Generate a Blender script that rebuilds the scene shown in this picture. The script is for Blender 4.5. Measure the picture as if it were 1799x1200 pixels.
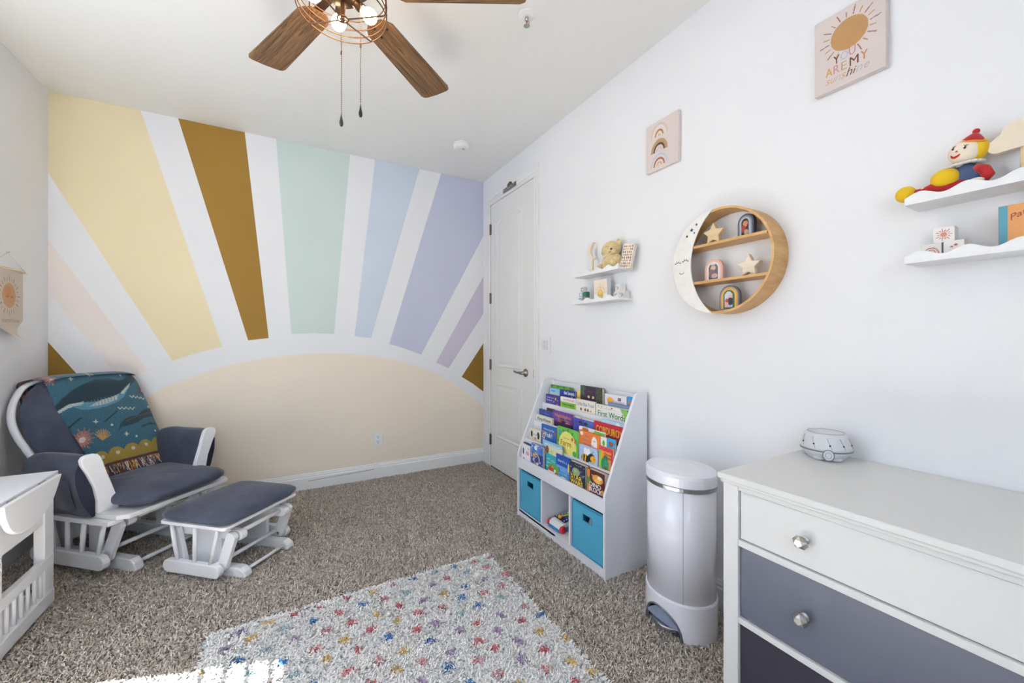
import bpy, math, random
import numpy as np
from mathutils import Matrix, Vector

for o in list(bpy.data.objects):
    bpy.data.objects.remove(o)
SC = bpy.context.scene
COL = SC.collection
random.seed(7)
RNG = np.random.default_rng(11)
R = math.radians

# ------------------------------------------------------------------ room dimensions (metres)
XL, XR, YB, YF, H = -1.297, 1.676, 3.57, -1.0, 2.74
WY0, WY1, WZ0, WZ1 = 0.72, 2.25, 0.86, 2.36          # window opening in the left wall

# ------------------------------------------------------------------ camera
cam = bpy.data.objects.new('camera', bpy.data.cameras.new('camera'))
COL.objects.link(cam)
cam.location = (0, 0, 1.201)
cam.rotation_euler = (R(90), 0, -0.510335)
cam.data.lens = 14.075
cam.data.sensor_width = 36
cam.data.shift_y = -4.2 / 1799
cam.data.clip_start = 0.02
SC.camera = cam

# ------------------------------------------------------------------ world, sun, daylight at the window
W = bpy.data.worlds.new('world')
SC.world = W
W.use_nodes = True
wn = W.node_tree.nodes
bg = wn['Background']
sky = wn.new('ShaderNodeTexSky')
sky.sky_type = 'NISHITA'
sky.sun_disc = False
sky.sun_elevation = R(57)
sky.sun_rotation = R(-70)
W.node_tree.links.new(sky.outputs[0], bg.inputs[0])
bg.inputs[1].default_value = 0.25

sun = bpy.data.objects.new('sun', bpy.data.lights.new('sun', 'SUN'))
COL.objects.link(sun)
sun.data.energy = 112.0
sun.data.angle = R(0.55)
sun.data.color = (0.88, 0.95, 1.0)
sun.rotation_euler = Vector((0.594, -0.23, -1.0)).to_track_quat('-Z', 'Y').to_euler()

day = bpy.data.objects.new('window_daylight', bpy.data.lights.new('window_daylight', 'AREA'))
COL.objects.link(day)
day.data.shape = 'RECTANGLE'
day.data.size = WY1 - WY0
day.data.size_y = WZ1 - WZ0
day.data.energy = 12
day.data.color = (0.78, 0.88, 1.0)
day.location = (XL - 0.66, (WY0 + WY1) / 2, (WZ0 + WZ1) / 2 + 0.35)
day.rotation_euler = Vector((1, 0, -0.8)).to_track_quat('-Z', 'Z').to_euler()

# added unseen window and fill lamp behind the camera, brightening the far wall
VX0, VX1, VZ0, VZ1 = -1.0, 0.30, 0.86, 2.20
rear_fill = bpy.data.objects.new('rear_window_daylight', bpy.data.lights.new('rear_window_daylight', 'AREA'))
COL.objects.link(rear_fill)
rear_fill.data.shape = 'RECTANGLE'
rear_fill.data.size = VX1 - VX0
rear_fill.data.size_y = VZ1 - VZ0
rear_fill.data.energy = 22
rear_fill.data.color = (0.78, 0.88, 1.0)
rear_fill.location = ((VX0 + VX1) / 2, YF - 0.52, (VZ0 + VZ1) / 2 + 0.25)
rear_fill.rotation_euler = Vector((0.0, 1, -0.6)).to_track_quat('-Z', 'Z').to_euler()

SC.view_settings.view_transform = 'Standard'
SC.view_settings.look = 'None'
SC.view_settings.gamma = 1
SC.view_settings.use_curve_mapping = False
SC.view_settings.exposure = 0.45

# ------------------------------------------------------------------ colour and material helpers
def lin(hx):
    hx = hx.lstrip('#')
    c = [int(hx[i:i + 2], 16) / 255 for i in (0, 2, 4)]
    return np.array([x / 12.92 if x <= 0.04045 else ((x + 0.055) / 1.055) ** 2.4 for x in c])

MATS = {}
def mat(name, hx, rough=0.5, metal=0.0, var=(30, 0.04), bump=None, sheen=0.0, emit=None, coat=0.0, spec=0.5):
    if name in MATS:
        return MATS[name]
    m = bpy.data.materials.new(name)
    m.use_nodes = True
    nt = m.node_tree
    b = nt.nodes['Principled BSDF']
    c = lin(hx)
    b.inputs['Roughness'].default_value = rough
    b.inputs['Metallic'].default_value = metal
    b.inputs['Specular IOR Level'].default_value = spec
    if sheen:
        b.inputs['Sheen Weight'].default_value = sheen
        b.inputs['Sheen Roughness'].default_value = 0.4
    if coat:
        b.inputs['Coat Weight'].default_value = coat
        b.inputs['Coat Roughness'].default_value = 0.08
    tc = nt.nodes.new('ShaderNodeTexCoord')
    nz = nt.nodes.new('ShaderNodeTexNoise')
    nz.inputs['Scale'].default_value = var[0]
    nz.inputs['Detail'].default_value = 4
    nt.links.new(tc.outputs['Object'], nz.inputs['Vector'])
    cr = nt.nodes.new('ShaderNodeValToRGB')
    lo, hi = c * (1 - var[1]), np.minimum(c * (1 + var[1]), 1)
    cr.color_ramp.elements[0].position = 0.3
    cr.color_ramp.elements[1].position = 0.7
    cr.color_ramp.elements[0].color = (*lo, 1)
    cr.color_ramp.elements[1].color = (*hi, 1)
    nt.links.new(nz.outputs['Fac'], cr.inputs['Fac'])
    nt.links.new(cr.outputs['Color'], b.inputs['Base Color'])
    if bump:
        n2 = nt.nodes.new('ShaderNodeTexNoise')
        n2.inputs['Scale'].default_value = bump[0]
        n2.inputs['Detail'].default_value = 5
        nt.links.new(tc.outputs['Object'], n2.inputs['Vector'])
        bp = nt.nodes.new('ShaderNodeBump')
        bp.inputs['Strength'].default_value = bump[1]
        bp.inputs['Distance'].default_value = bump[2] if len(bump) > 2 else 0.004
        nt.links.new(n2.outputs['Fac'], bp.inputs['Height'])
        nt.links.new(bp.outputs['Normal'], b.inputs['Normal'])
    if emit:
        b.inputs['Emission Color'].default_value = (*lin(emit[0]), 1)
        b.inputs['Emission Strength'].default_value = emit[1]
    MATS[name] = m
    return m

def mat_col(name, rough=0.6, sheen=0.0, weave=None, bump=None, fibre=False):
    """material that takes its dye / print colour from the mesh colour attribute"""
    if name in MATS:
        return MATS[name]
    m = bpy.data.materials.new(name)
    m.use_nodes = True
    nt = m.node_tree
    b = nt.nodes['Principled BSDF']
    at = nt.nodes.new('ShaderNodeAttribute')
    at.attribute_name = 'Col'
    b.inputs['Roughness'].default_value = rough
    b.inputs['Sheen Weight'].default_value = sheen
    out = at.outputs['Color']
    if weave:
        tc = nt.nodes.new('ShaderNodeTexCoord')
        nz = nt.nodes.new('ShaderNodeTexNoise')
        nz.inputs['Scale'].default_value = weave[0]
        nz.inputs['Detail'].default_value = 3
        nt.links.new(tc.outputs['Object'], nz.inputs['Vector'])
        mx = nt.nodes.new('ShaderNodeMix')
        mx.data_type = 'RGBA'
        mx.blend_type = 'MULTIPLY'
        mx.inputs['Factor'].default_value = weave[1]
        nt.links.new(out, mx.inputs[6])
        nt.links.new(nz.outputs['Fac'], mx.inputs[7])
        out = mx.outputs[2]
        bp = nt.nodes.new('ShaderNodeBump')
        bp.inputs['Strength'].default_value = 0.5
        bp.inputs['Distance'].default_value = 0.003
        nt.links.new(nz.outputs['Fac'], bp.inputs['Height'])
        nt.links.new(bp.outputs['Normal'], b.inputs['Normal'])
    nt.links.new(out, b.inputs['Base Color'])
    if fibre:                                         # soft fibres: normals biased towards the pile's upright direction
        ge = nt.nodes.new('ShaderNodeNewGeometry')
        sc = nt.nodes.new('ShaderNodeVectorMath')
        sc.operation = 'SCALE'
        sc.inputs['Scale'].default_value = 0.45
        nt.links.new(ge.outputs['Normal'], sc.inputs[0])
        ad = nt.nodes.new('ShaderNodeVectorMath')
        ad.operation = 'ADD'
        ad.inputs[1].default_value = (0, 0, 1)
        nt.links.new(sc.outputs[0], ad.inputs[0])
        no = nt.nodes.new('ShaderNodeVectorMath')
        no.operation = 'NORMALIZE'
        nt.links.new(ad.outputs[0], no.inputs[0])
        nt.links.new(no.outputs[0], b.inputs['Normal'])
    MATS[name] = m
    return m

def mat_wood(name, dark, light, scale=(1, 1, 1), rough=0.5, dist=6.0, bands=4.0):
    if name in MATS:
        return MATS[name]
    m = bpy.data.materials.new(name)
    m.use_nodes = True
    nt = m.node_tree
    b = nt.nodes['Principled BSDF']
    b.inputs['Roughness'].default_value = rough
    tc = nt.nodes.new('ShaderNodeTexCoord')
    mp = nt.nodes.new('ShaderNodeMapping')
    mp.inputs['Scale'].default_value = scale
    wv = nt.nodes.new('ShaderNodeTexNoise')
    wv.inputs['Scale'].default_value = bands
    wv.inputs['Detail'].default_value = 9
    wv.inputs['Roughness'].default_value = 0.68
    wv.inputs['Distortion'].default_value = dist * 0.1
    nt.links.new(tc.outputs['Object'], mp.inputs['Vector'])
    nt.links.new(mp.outputs['Vector'], wv.inputs['Vector'])
    cr = nt.nodes.new('ShaderNodeValToRGB')
    cr.color_ramp.elements[0].position = 0.35
    cr.color_ramp.elements[1].position = 0.66
    cr.color_ramp.elements[0].color = (*lin(dark), 1)
    cr.color_ramp.elements[1].color = (*lin(light), 1)
    nt.links.new(wv.outputs['Fac'], cr.inputs['Fac'])
    nt.links.new(cr.outputs['Color'], b.inputs['Base Color'])
    bp = nt.nodes.new('ShaderNodeBump')
    bp.inputs['Strength'].default_value = 0.25
    bp.inputs['Distance'].default_value = 0.001
    nt.links.new(wv.outputs['Fac'], bp.inputs['Height'])
    nt.links.new(bp.outputs['Normal'], b.inputs['Normal'])
    MATS[name] = m
    return m

# ------------------------------------------------------------------ shapes: every generator returns (verts, faces)
def box(x0, x1, y0, y1, z0, z1):
    v = [(x0, y0, z0), (x1, y0, z0), (x1, y1, z0), (x0, y1, z0), (x0, y0, z1), (x1, y0, z1), (x1, y1, z1), (x0, y1, z1)]
    f = [(0, 3, 2, 1), (4, 5, 6, 7), (0, 1, 5, 4), (1, 2, 6, 5), (2, 3, 7, 6), (3, 0, 4, 7)]
    return v, f

def join(*vfs):
    V, F = [], []
    for v, f in vfs:
        n = len(V)
        V += [tuple(p) for p in v]
        F += [tuple(i + n for i in q) for q in f]
    return V, F

def tx(vf, fn):
    return [tuple(fn(*p)) for p in vf[0]], vf[1]

def shift(vf, dx=0, dy=0, dz=0):
    return tx(vf, lambda x, y, z: (x + dx, y + dy, z + dz))

def xform(vf, M):
    return [tuple(M @ Vector(p)) for p in vf[0]], vf[1]

def prism(poly, d0, d1, axis='z'):
    """extrude a 2-D outline; axis z: (x,y) ; axis y: (x,z) ; axis x: (y,z)"""
    n = len(poly)
    def P(p, d):
        return {'z': (p[0], p[1], d), 'y': (p[0], d, p[1]), 'x': (d, p[0], p[1])}[axis]
    V = [P(p, d0) for p in poly] + [P(p, d1) for p in poly]
    F = [tuple(range(n - 1, -1, -1)), tuple(range(n, 2 * n))] + [(i, (i + 1) % n, n + (i + 1) % n, n + i) for i in range(n)]
    return V, F

def lathe(prof, n=24, c=(0, 0, 0), sx=1, sy=1, cap=True):
    V, F = [], []
    for r, z in prof:
        for i in range(n):
            a = 2 * math.pi * i / n
            V.append((c[0] + sx * r * math.cos(a), c[1] + sy * r * math.sin(a), c[2] + z))
    for k in range(len(prof) - 1):
        for i in range(n):
            j = (i + 1) % n
            F.append((k * n + i, k * n + j, (k + 1) * n + j, (k + 1) * n + i))
    if cap:
        F.append(tuple(range(n - 1, -1, -1)))
        F.append(tuple((len(prof) - 1) * n + i for i in range(n)))
    return V, F

def tube(pts, r, n=8, closed=False, rz=None):
    """round (or elliptical) tube along a polyline"""
    P = [Vector(p) for p in pts]
    m = len(P)
    rr = r if isinstance(r, (list, tuple)) else [r] * m
    V, F = [], []
    up0 = None
    for i in range(m):
        a = P[(i - 1) % m] if (closed or i > 0) else P[i]
        b = P[(i + 1) % m] if (closed or i < m - 1) else P[i]
        t = (b - a).normalized()
        ref = Vector((0, 0, 1)) if abs(t.z) < 0.95 else Vector((0, 1, 0))
        if up0 is not None and not closed:
            ref = up0 if abs(up0.dot(t)) < 0.95 else ref
        s = t.cross(ref).normalized()
        u = s.cross(t).normalized()
        up0 = u
        for k in range(n):
            g = 2 * math.pi * k / n
            V.append(tuple(P[i] + s * math.cos(g) * rr[i] + u * math.sin(g) * (rr[i] if rz is None else rz)))
    for i in range(m if closed else m - 1):
        j = (i + 1) % m
        for k in range(n):
            l = (k + 1) % n
            F.append((i * n + k, i * n + l, j * n + l, j * n + k))
    if not closed:
        F.append(tuple(range(n - 1, -1, -1)))
        F.append(tuple((m - 1) * n + k for k in range(n)))
    return V, F

def sphere(c, r, n=16, m=10, r3=None):
    rx, ry, rz = r3 or (r, r, r)
    V, F = [(c[0], c[1], c[2] - rz)], []
    for k in range(1, m):
        ph = -math.pi / 2 + math.pi * k / m
        for i in range(n):
            a = 2 * math.pi * i / n
            V.append((c[0] + rx * math.cos(ph) * math.cos(a), c[1] + ry * math.cos(ph) * math.sin(a), c[2] + rz * math.sin(ph)))
    V.append((c[0], c[1], c[2] + rz))
    for i in range(n):
        F.append((0, 1 + (i + 1) % n, 1 + i))
        F.append((len(V) - 1, 1 + (m - 2) * n + i, 1 + (m - 2) * n + (i + 1) % n))
    for k in range(m - 2):
        for i in range(n):
            j = (i + 1) % n
            F.append((1 + k * n + i, 1 + k * n + j, 1 + (k + 1) * n + j, 1 + (k + 1) * n + i))
    return V, F

def grid(fn, nu, nv):
    V = [fn(i / nu, j / nv) for j in range(nv + 1) for i in range(nu + 1)]
    F = [(j * (nu + 1) + i, j * (nu + 1) + i + 1, (j + 1) * (nu + 1) + i + 1, (j + 1) * (nu + 1) + i) for j in range(nv) for i in range(nu)]
    return V, F

def cushion(x0, x1, y0, y1, z0, z1, n=18, p=5.0, dome=0.0, wrinkle=0.0, seed=0):
    """soft pillow: squircle plan, rounded sides, gently domed top"""
    cx, cy, cz = (x0 + x1) / 2, (y0 + y1) / 2, (z0 + z1) / 2
    hx, hy, hz = (x1 - x0) / 2, (y1 - y0) / 2, (z1 - z0) / 2
    rn = random.Random(seed)
    ph = [rn.uniform(0, 6.28) for _ in range(6)]
    V, F = sphere((0, 0, 0), 1, 40, n)
    out = []
    for x, y, z in V:
        r = math.hypot(x, y)
        a = math.atan2(y, x)
        cr = abs(math.cos(a)) ** p + abs(math.sin(a)) ** p
        s = cr ** (-1 / p)
        rr = min(1, r) ** 0.45
        zz = math.copysign(abs(z) ** 0.75, z)
        X, Y = cx + hx * s * rr * math.cos(a), cy + hy * s * rr * math.sin(a)
        Z = cz + hz * zz
        if z > 0:
            Z += dome * (1 - rr ** 2)
            if wrinkle:
                Z += wrinkle * (math.sin(X * 31 + ph[0] + 3 * math.sin(Y * 9 + ph[1])) * math.sin(Y * 23 + ph[2]) + 0.5 * math.sin(X * 70 + Y * 40 + ph[3])) * (1 - rr ** 4)
        out.append((X, Y, Z))
    return out, F

def arc(cx, cz, r, a0, a1, n=16, rz=None):
    return [(cx + r * math.cos(R(a0 + (a1 - a0) * i / n)), cz + (rz or r) * math.sin(R(a0 + (a1 - a0) * i / n))) for i in range(n + 1)]

def rounded(x0, x1, z0, z1, r, n=5, corners=(1, 1, 1, 1)):
    """rounded rectangle outline, corners: bl, br, tr, tl"""
    out = []
    for k, (cx, cz, a) in enumerate(((x0 + r, z0 + r, 180), (x1 - r, z0 + r, 270), (x1 - r, z1 - r, 0), (x0 + r, z1 - r, 90))):
        if corners[k]:
            out += arc(cx, cz, r, a, a + 90, n)
        else:
            out.append(((x0, z0), (x1, z0), (x1, z1), (x0, z1))[k])
    return out

# ------------------------------------------------------------------ object helpers
def link(o, parent=None):
    COL.objects.link(o)
    if parent is not None:
        o.parent = parent
    return o

def mesh_of(name, vf, m, smooth=False):
    me = bpy.data.meshes.new(name)
    me.from_pydata([tuple(map(float, p)) for p in vf[0]], [], vf[1])
    for mm in (m if isinstance(m, (list, tuple)) else [m]):
        me.materials.append(mm)
    if smooth:
        me.polygons.foreach_set('use_smooth', [True] * len(me.polygons))
    me.update()
    return me

def part(name, vf, m, parent=None, smooth=False, bevel=0.0, label=None):
    o = link(bpy.data.objects.new(name, mesh_of(name, vf, m, smooth)), parent)
    if bevel:
        b = o.modifiers.new('bevel', 'BEVEL')
        b.width = bevel
        b.segments = 2
        b.limit_method = 'ANGLE'
        b.angle_limit = R(40)
    if label:
        o['label'] = label
    return o

def tag(o, label, cat, group=None):
    o['label'] = label
    o['category'] = cat
    if group:
        o['group'] = group
    return o

def thing(name, label, cat, loc=(0, 0, 0), rotz=0.0, group=None):
    o = bpy.data.objects.new(name, None)
    o.empty_display_size = 0.05
    o.location = loc
    o.rotation_euler = (0, 0, R(rotz))
    link(o)
    return tag(o, label, cat, group)

def struct(name, vf, m, bevel=0.0, smooth=False):
    o = part(name, vf, m, None, smooth, bevel)
    o['kind'] = 'structure'
    return o

def text_vf(s, size=1.0):
    cu = bpy.data.curves.new('t', 'FONT')
    cu.body = s
    cu.size = size
    cu.resolution_u = 3
    cu.align_x = 'CENTER'
    ob = bpy.data.objects.new('t', cu)
    COL.objects.link(ob)
    dg = bpy.context.evaluated_depsgraph_get()
    me = ob.evaluated_get(dg).to_mesh()
    V = [tuple(v.co) for v in me.vertices]
    F = [tuple(p.vertices) for p in me.polygons]
    ob.evaluated_get(dg).to_mesh_clear()
    bpy.data.objects.remove(ob)
    bpy.data.curves.remove(cu)
    return V, F

def lettering(parent, s, x, z, h, hx, y=-0.0012, w=None, slant=0.0, rise=0.0, name='lettering', bold=0.0):
    """flat printed letters on a front face (local x right, z up), h = letter height, w = fitted width"""
    V, F = text_vf(s)
    a = np.array(V)
    x0, x1, y0, y1 = a[:, 0].min(), a[:, 0].max(), a[:, 1].min(), a[:, 1].max()
    sy = h / (y1 - y0)
    sx = (w / (x1 - x0)) if w else sy
    V = [(x + (p[0] - (x0 + x1) / 2) * sx + slant * (p[1] - y0) * sy, y, z + (p[1] - y0) * sy + rise * (p[0] - (x0 + x1) / 2) * sx) for p in V]
    if bold:
        V2 = [(p[0] + bold, p[1] - 0.00005, p[2]) for p in V]
        V, F = join((V, F), (V2, F))
    return part(name, (V, F), mat('ink_' + hx, hx, 0.6), parent)

class Paint:
    """printed / dyed colours evaluated on the points of a panel"""
    def __init__(s, X, Z, base):
        s.X, s.Z = np.asarray(X, float), np.asarray(Z, float)
        s.c = np.tile(lin(base), (len(s.X), 1))
    def fill(s, m, hx, k=1.0):
        s.c[m] = s.c[m] * (1 - k) + lin(hx) * k
    def disc(s, cx, cz, rx, hx, rz=None):
        s.fill(((s.X - cx) / rx) ** 2 + ((s.Z - cz) / (rz or rx)) ** 2 <= 1, hx)
    def ring(s, cx, cz, r0, r1, hx, asp=1.0, above=None):
        d = np.hypot(s.X - cx, (s.Z - cz) / asp)
        m = (d >= r0) & (d <= r1)
        if above is not None:
            m &= s.Z >= above
        s.fill(m, hx)
    def rect(s, x0, x1, z0, z1, hx):
        s.fill((s.X >= x0) & (s.X <= x1) & (s.Z >= z0) & (s.Z <= z1), hx)
    def poly(s, pts, hx):
        ins = np.zeros(len(s.X), bool)
        n = len(pts)
        for i in range(n):
            (xa, za), (xb, zb) = pts[i], pts[(i + 1) % n]
            if za == zb:
                continue
            c = ((za > s.Z) != (zb > s.Z)) & (s.X < (xb - xa) * (s.Z - za) / (zb - za) + xa)
            ins ^= c
        s.fill(ins, hx)
    def line(s, p, q, w, hx):
        p, q = np.array(p, float), np.array(q, float)
        d = q - p
        L = max((d ** 2).sum(), 1e-12)
        t = np.clip(((s.X - p[0]) * d[0] + (s.Z - p[1]) * d[1]) / L, 0, 1)
        s.fill(np.hypot(s.X - p[0] - t * d[0], s.Z - p[1] - t * d[1]) <= w / 2, hx)
    def rays(s, cx, cz, r0, r1, n, w, cols, a0=0, skip=()):
        for i in range(n):
            if i in skip:
                continue
            a = R(a0 + 360 * i / n)
            rb = r1 if i % 2 == 0 else r0 + (r1 - r0) * 0.62
            s.line((cx + r0 * math.cos(a), cz + r0 * math.sin(a)), (cx + rb * math.cos(a), cz + rb * math.sin(a)), w, cols[i % len(cols)])

def set_col(me, c):
    at = me.color_attributes.new('Col', 'FLOAT_COLOR', 'POINT')
    at.data.foreach_set('color', np.hstack([c, np.ones((len(c), 1))]).astype(np.float32).ravel())

def panel(name, parent, x0, x1, z0, z1, y, nx, nz, base, fn, m=None, label=None):
    """flat printed sheet facing local -y"""
    vf = grid(lambda u, v: (x0 + (x1 - x0) * u, y, z0 + (z1 - z0) * v), nx, nz)
    o = part(name, vf, m or mat_col('print_satin', 0.45), parent, label=label)
    a = np.array(vf[0])
    p = Paint(a[:, 0], a[:, 2], base)
    fn(p)
    set_col(o.data, p.c)
    return o

# ------------------------------------------------------------------ shared materials
WALL = mat('wall_paint', '#EFEFF1', 0.7, var=(2, 0.008), bump=(70, 0.12, 0.003))
CEIL = mat('ceiling_paint', '#F2F1EE', 0.8, var=(2, 0.008), bump=(60, 0.1, 0.003))
TRIM = mat('trim_paint', '#F0EFED', 0.4, var=(6, 0.01))
DOORP = mat('door_paint', '#EAE9E6', 0.42, var=(6, 0.01))
WHITE = mat('white_lacquer', '#F0F0F2', 0.35, var=(8, 0.01))
LAMIN = mat('white_laminate', '#ECECF0', 0.4, var=(8, 0.01))
PLASTIC = mat('white_plastic', '#EEEEEE', 0.35, var=(8, 0.01))
NICKEL = mat('brushed_nickel', '#B9B6B0', 0.3, 1.0)
DKNICK = mat('aged_nickel', '#8C837A', 0.3, 1.0)
BLACK = mat('black_ink', '#17171A', 0.6)
BRONZE = mat('dark_bronze', '#3A2A20', 0.4, 0.8)
SUEDE = mat('navy_suede', '#3E4355', 0.88, var=(7, 0.32), bump=(220, 0.15, 0.002), sheen=0.22)
PINE = mat_wood('pale_pine', '#D9B98A', '#EBD3AC', (2, 2, 14), 0.5, 3, 3)
BEECH = mat_wood('beech_veneer', '#B98A50', '#D2A76C', (2, 2, 10), 0.45, 3, 3)
# ================================================================== STRUCTURE
T = 0.12
flo = struct('floor', box(XL - T, XR + T, YF - T, YB + T, -0.1, 0.0), mat('carpet_backing', '#9A8A78', 0.95, var=(120, 0.25)))
struct('ceiling', box(XL - T, XR + T, YF - T, YB + T, H, H + 0.1), CEIL)
struct('wall_right', box(XR, XR + T, YF, YB, 0, H), WALL)
struct('wall_rear', join(box(XL, VX0, YF - T, YF, 0, H), box(VX1, XR, YF - T, YF, 0, H), box(VX0, VX1, YF - T, YF, 0, VZ0), box(VX0, VX1, YF - T, YF, VZ1, H)), WALL)
struct('wall_left', join(box(XL - T, XL, YF, WY0, 0, H), box(XL - T, XL, WY1, YB, 0, H),
                         box(XL - T, XL, WY0, WY1, 0, WZ0), box(XL - T, XL, WY0, WY1, WZ1, H)), WALL)
struct('ground_outside', box(-40, 40, -40, 40, -0.45, -0.30), mat('dark_gravel', '#34363B', 0.95, var=(3, 0.2)))
wb = struct('wall_back', box(XL, XR, YB, YB + T, 0, H), WALL)

# painted sunburst on the back wall: outlines in wall coordinates (x, z)
def spline(pts, k=6):
    out = []
    n = len(pts)
    for i in range(n - 1):
        p0, p1, p2, p3 = pts[max(i - 1, 0)], pts[i], pts[i + 1], pts[min(i + 2, n - 1)]
        for j in range(k):
            t = j / k
            out.append(tuple(0.5 * (2 * p1[d] + (p2[d] - p0[d]) * t + (2 * p0[d] - 5 * p1[d] + 4 * p2[d] - p3[d]) * t * t + (3 * p1[d] - p0[d] - 3 * p2[d] + p3[d]) * t ** 3) for d in (0, 1)))
    return out + [tuple(pts[-1])]
ZT = H - 0.001
RAYS = [
    ('#EADBB6', [(XL, ZT), (-0.864, ZT), (-0.418, 1.146), (-0.555, 1.105), (-0.698, 1.050), (XL, 2.233)]),
    ('#F0E6E1', [(XL, 1.821), (-0.830, 0.990), (-0.910, 0.935), (-0.985, 0.960), (XL, 1.496)]),
    ('#88651C', [(XL, 1.183), (-1.020, 0.740), (-1.130, 0.640), (XL, 0.450)]),
    ('#8E6A1E', [(-0.667, ZT), (-0.280, ZT), (-0.128, 1.209), (-0.259, 1.192)]),
    ('#CEDCD7', [(-0.079, ZT), (0.452, ZT), (0.330, 1.242), (0.18, 1.249), (0.024, 1.240)]),
    ('#CFD8E6', [(0.653, ZT), (1.039, ZT), (0.620, 1.210), (0.488, 1.224)]),
    ('#C6C8DE', [(1.243, ZT), (XR, ZT), (XR, 2.214), (1.055, 1.061), (0.915, 1.114), (0.772, 1.160)]),
    ('#CFC6D8', [(XR, 1.815), (XR, 1.452), (1.316, 0.927), (1.255, 0.957), (1.194, 0.984)]),
    ('#88651C', [(XR, 1.161), (XR, 0.685), (1.560, 0.772), (1.447, 0.841)])]
for i, (hx, pts) in enumerate(RAYS):
    part('painted_ray', ([(x, YB - 0.0008, z) for x, z in pts], [tuple(range(len(pts) - 1, -1, -1))]), mat('mural_paint_%d' % i, hx, 0.7, var=(3, 0.015), bump=(70, 0.12, 0.003)), wb)
sunp = spline([(-1.20, 0.48), (-1.02, 0.67), (-0.841, 0.80), (-0.707, 0.885), (-0.384, 1.009), (-0.208, 1.046), (-0.022, 1.072), (0.217, 1.083), (0.474, 1.076), (0.658, 1.053), (0.851, 1.009), (1.108, 0.919), (1.384, 0.774), (XR, 0.541)])
sunp = [(XL, 0.33)] + sunp + [(XR, 0.12), (XL, 0.12)]
part('painted_sun', ([(x, YB - 0.0008, z) for x, z in sunp], [tuple(range(len(sunp) - 1, -1, -1))]), mat('mural_sun', '#F2E5D3', 0.7, var=(3, 0.015), bump=(70, 0.12, 0.003)), wb)

# baseboards, profile (depth, z)
BP = [(0, 0), (0.016, 0), (0.016, 0.100), (0.011, 0.106), (0.011, 0.118), (0.007, 0.124), (0.007, 0.131), (0.0, 0.136)]
def baseboard(name, p0, p1, nrm):
    n = len(BP)
    V = [(p[0] + nrm[0] * d, p[1] + nrm[1] * d, z) for p in (p0, p1) for d, z in BP]
    F = [tuple(range(n)), tuple(range(2 * n - 1, n - 1, -1))] + [(i, n + i, n + (i + 1) % n, (i + 1) % n) for i in range(n)]
    return struct(name, (V, F), TRIM)
bb = baseboard('baseboard_back', (XL, YB - 0.001), (XR, YB - 0.001), (0, -1))
part('scuff_mark', ([(0.14 + 0.5 * t, YB - 0.0176, 0.078 + 0.012 * t + 0.002 * s) for t in (0, 0.3, 0.6, 1) for s in (-1, 1)], [(0, 2, 3, 1), (2, 4, 5, 3), (4, 6, 7, 5)]), mat('scuff', '#A39A94', 0.8, var=(200, 0.25)), bb)
baseboard('baseboard_right', (XR - 0.001, 2.563), (XR - 0.001, YF), (-1, 0))
baseboard('baseboard_left', (XL + 0.001, YF), (XL + 0.001, YB), (1, 0))

# ---- door in the right wall (local x along the wall towards the camera, -y into the room)
door = thing('door_1', 'white arched two panel door with casing', 'door', (XR, 3.384, 0), -90)
del door['category']
del door['label']
door['kind'] = 'structure'
DW, DH = 0.747, 2.452
part('door_leaf', box(0, DW, -0.008, -0.001, 0.016, DH), DOORP, door)
def loopbar(pts, w, y0, y1):
    """mitred flat bar following a closed outline (x,z), bevelled inwards"""
    n = len(pts)
    cx = sum(p[0] for p in pts) / n
    cz = sum(p[1] for p in pts) / n
    def off(d):
        res = []
        for i in range(n):
            a, b, c_ = Vector(pts[i - 1]), Vector(pts[i]), Vector(pts[(i + 1) % n])
            t1, t2 = (b - a).normalized(), (c_ - b).normalized()
            n1, n2 = Vector((-t1.y, t1.x)), Vector((-t2.y, t2.x))
            m_ = (n1 + n2)
            m_ = m_ / max(m_.length_squared, 1e-6) * 2
            res.append(b + m_ * d)
        return res
    A_, B_, C_ = off(0), off(w * 0.45), off(w)
    V = [(p.x, y0, p.y) for p in A_] + [(p.x, y1, p.y) for p in B_] + [(p.x, y0, p.y) for p in C_]
    F = []
    for i in range(n):
        j = (i + 1) % n
        F += [(i, j, n + j, n + i), (n + i, n + j, 2 * n + j, 2 * n + i)]
    return V, F
def inset(pts, d):
    n = len(pts)
    res = []
    for i in range(n):
        a, b, c_ = Vector(pts[i - 1]), Vector(pts[i]), Vector(pts[(i + 1) % n])
        t1, t2 = (b - a).normalized(), (c_ - b).normalized()
        m_ = Vector((-t1.y, t1.x)) + Vector((-t2.y, t2.x))
        m_ = m_ / max(m_.length_squared, 1e-6) * 2
        res.append(tuple(b + m_ * d))
    return res
up = [(0.118, 0.946), (0.576, 0.946), (0.576, 2.235)] + [(0.347 + 0.229 * math.cos(R(a)), 2.235 + 0.085 * math.sin(R(a))) for a in range(15, 180, 15)] + [(0.118, 2.235)]
lo = [(0.118, 0.300), (0.576, 0.300), (0.576, 0.802), (0.118, 0.802)]
for pts in (up, lo):
    part('panel_moulding', loopbar(pts, 0.026, -0.008, -0.0135), DOORP, door)
    q = inset(pts, 0.034)
    q2 = inset(pts, 0.060)
    n = len(q)
    V = [(x, -0.008, z) for x, z in q] + [(x, -0.0125, z) for x, z in q2]
    part('door_panel', (V, [(i, (i + 1) % n, n + (i + 1) % n, n + i) for i in range(n)] + [tuple(range(n, 2 * n))]), DOORP, door)
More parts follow.
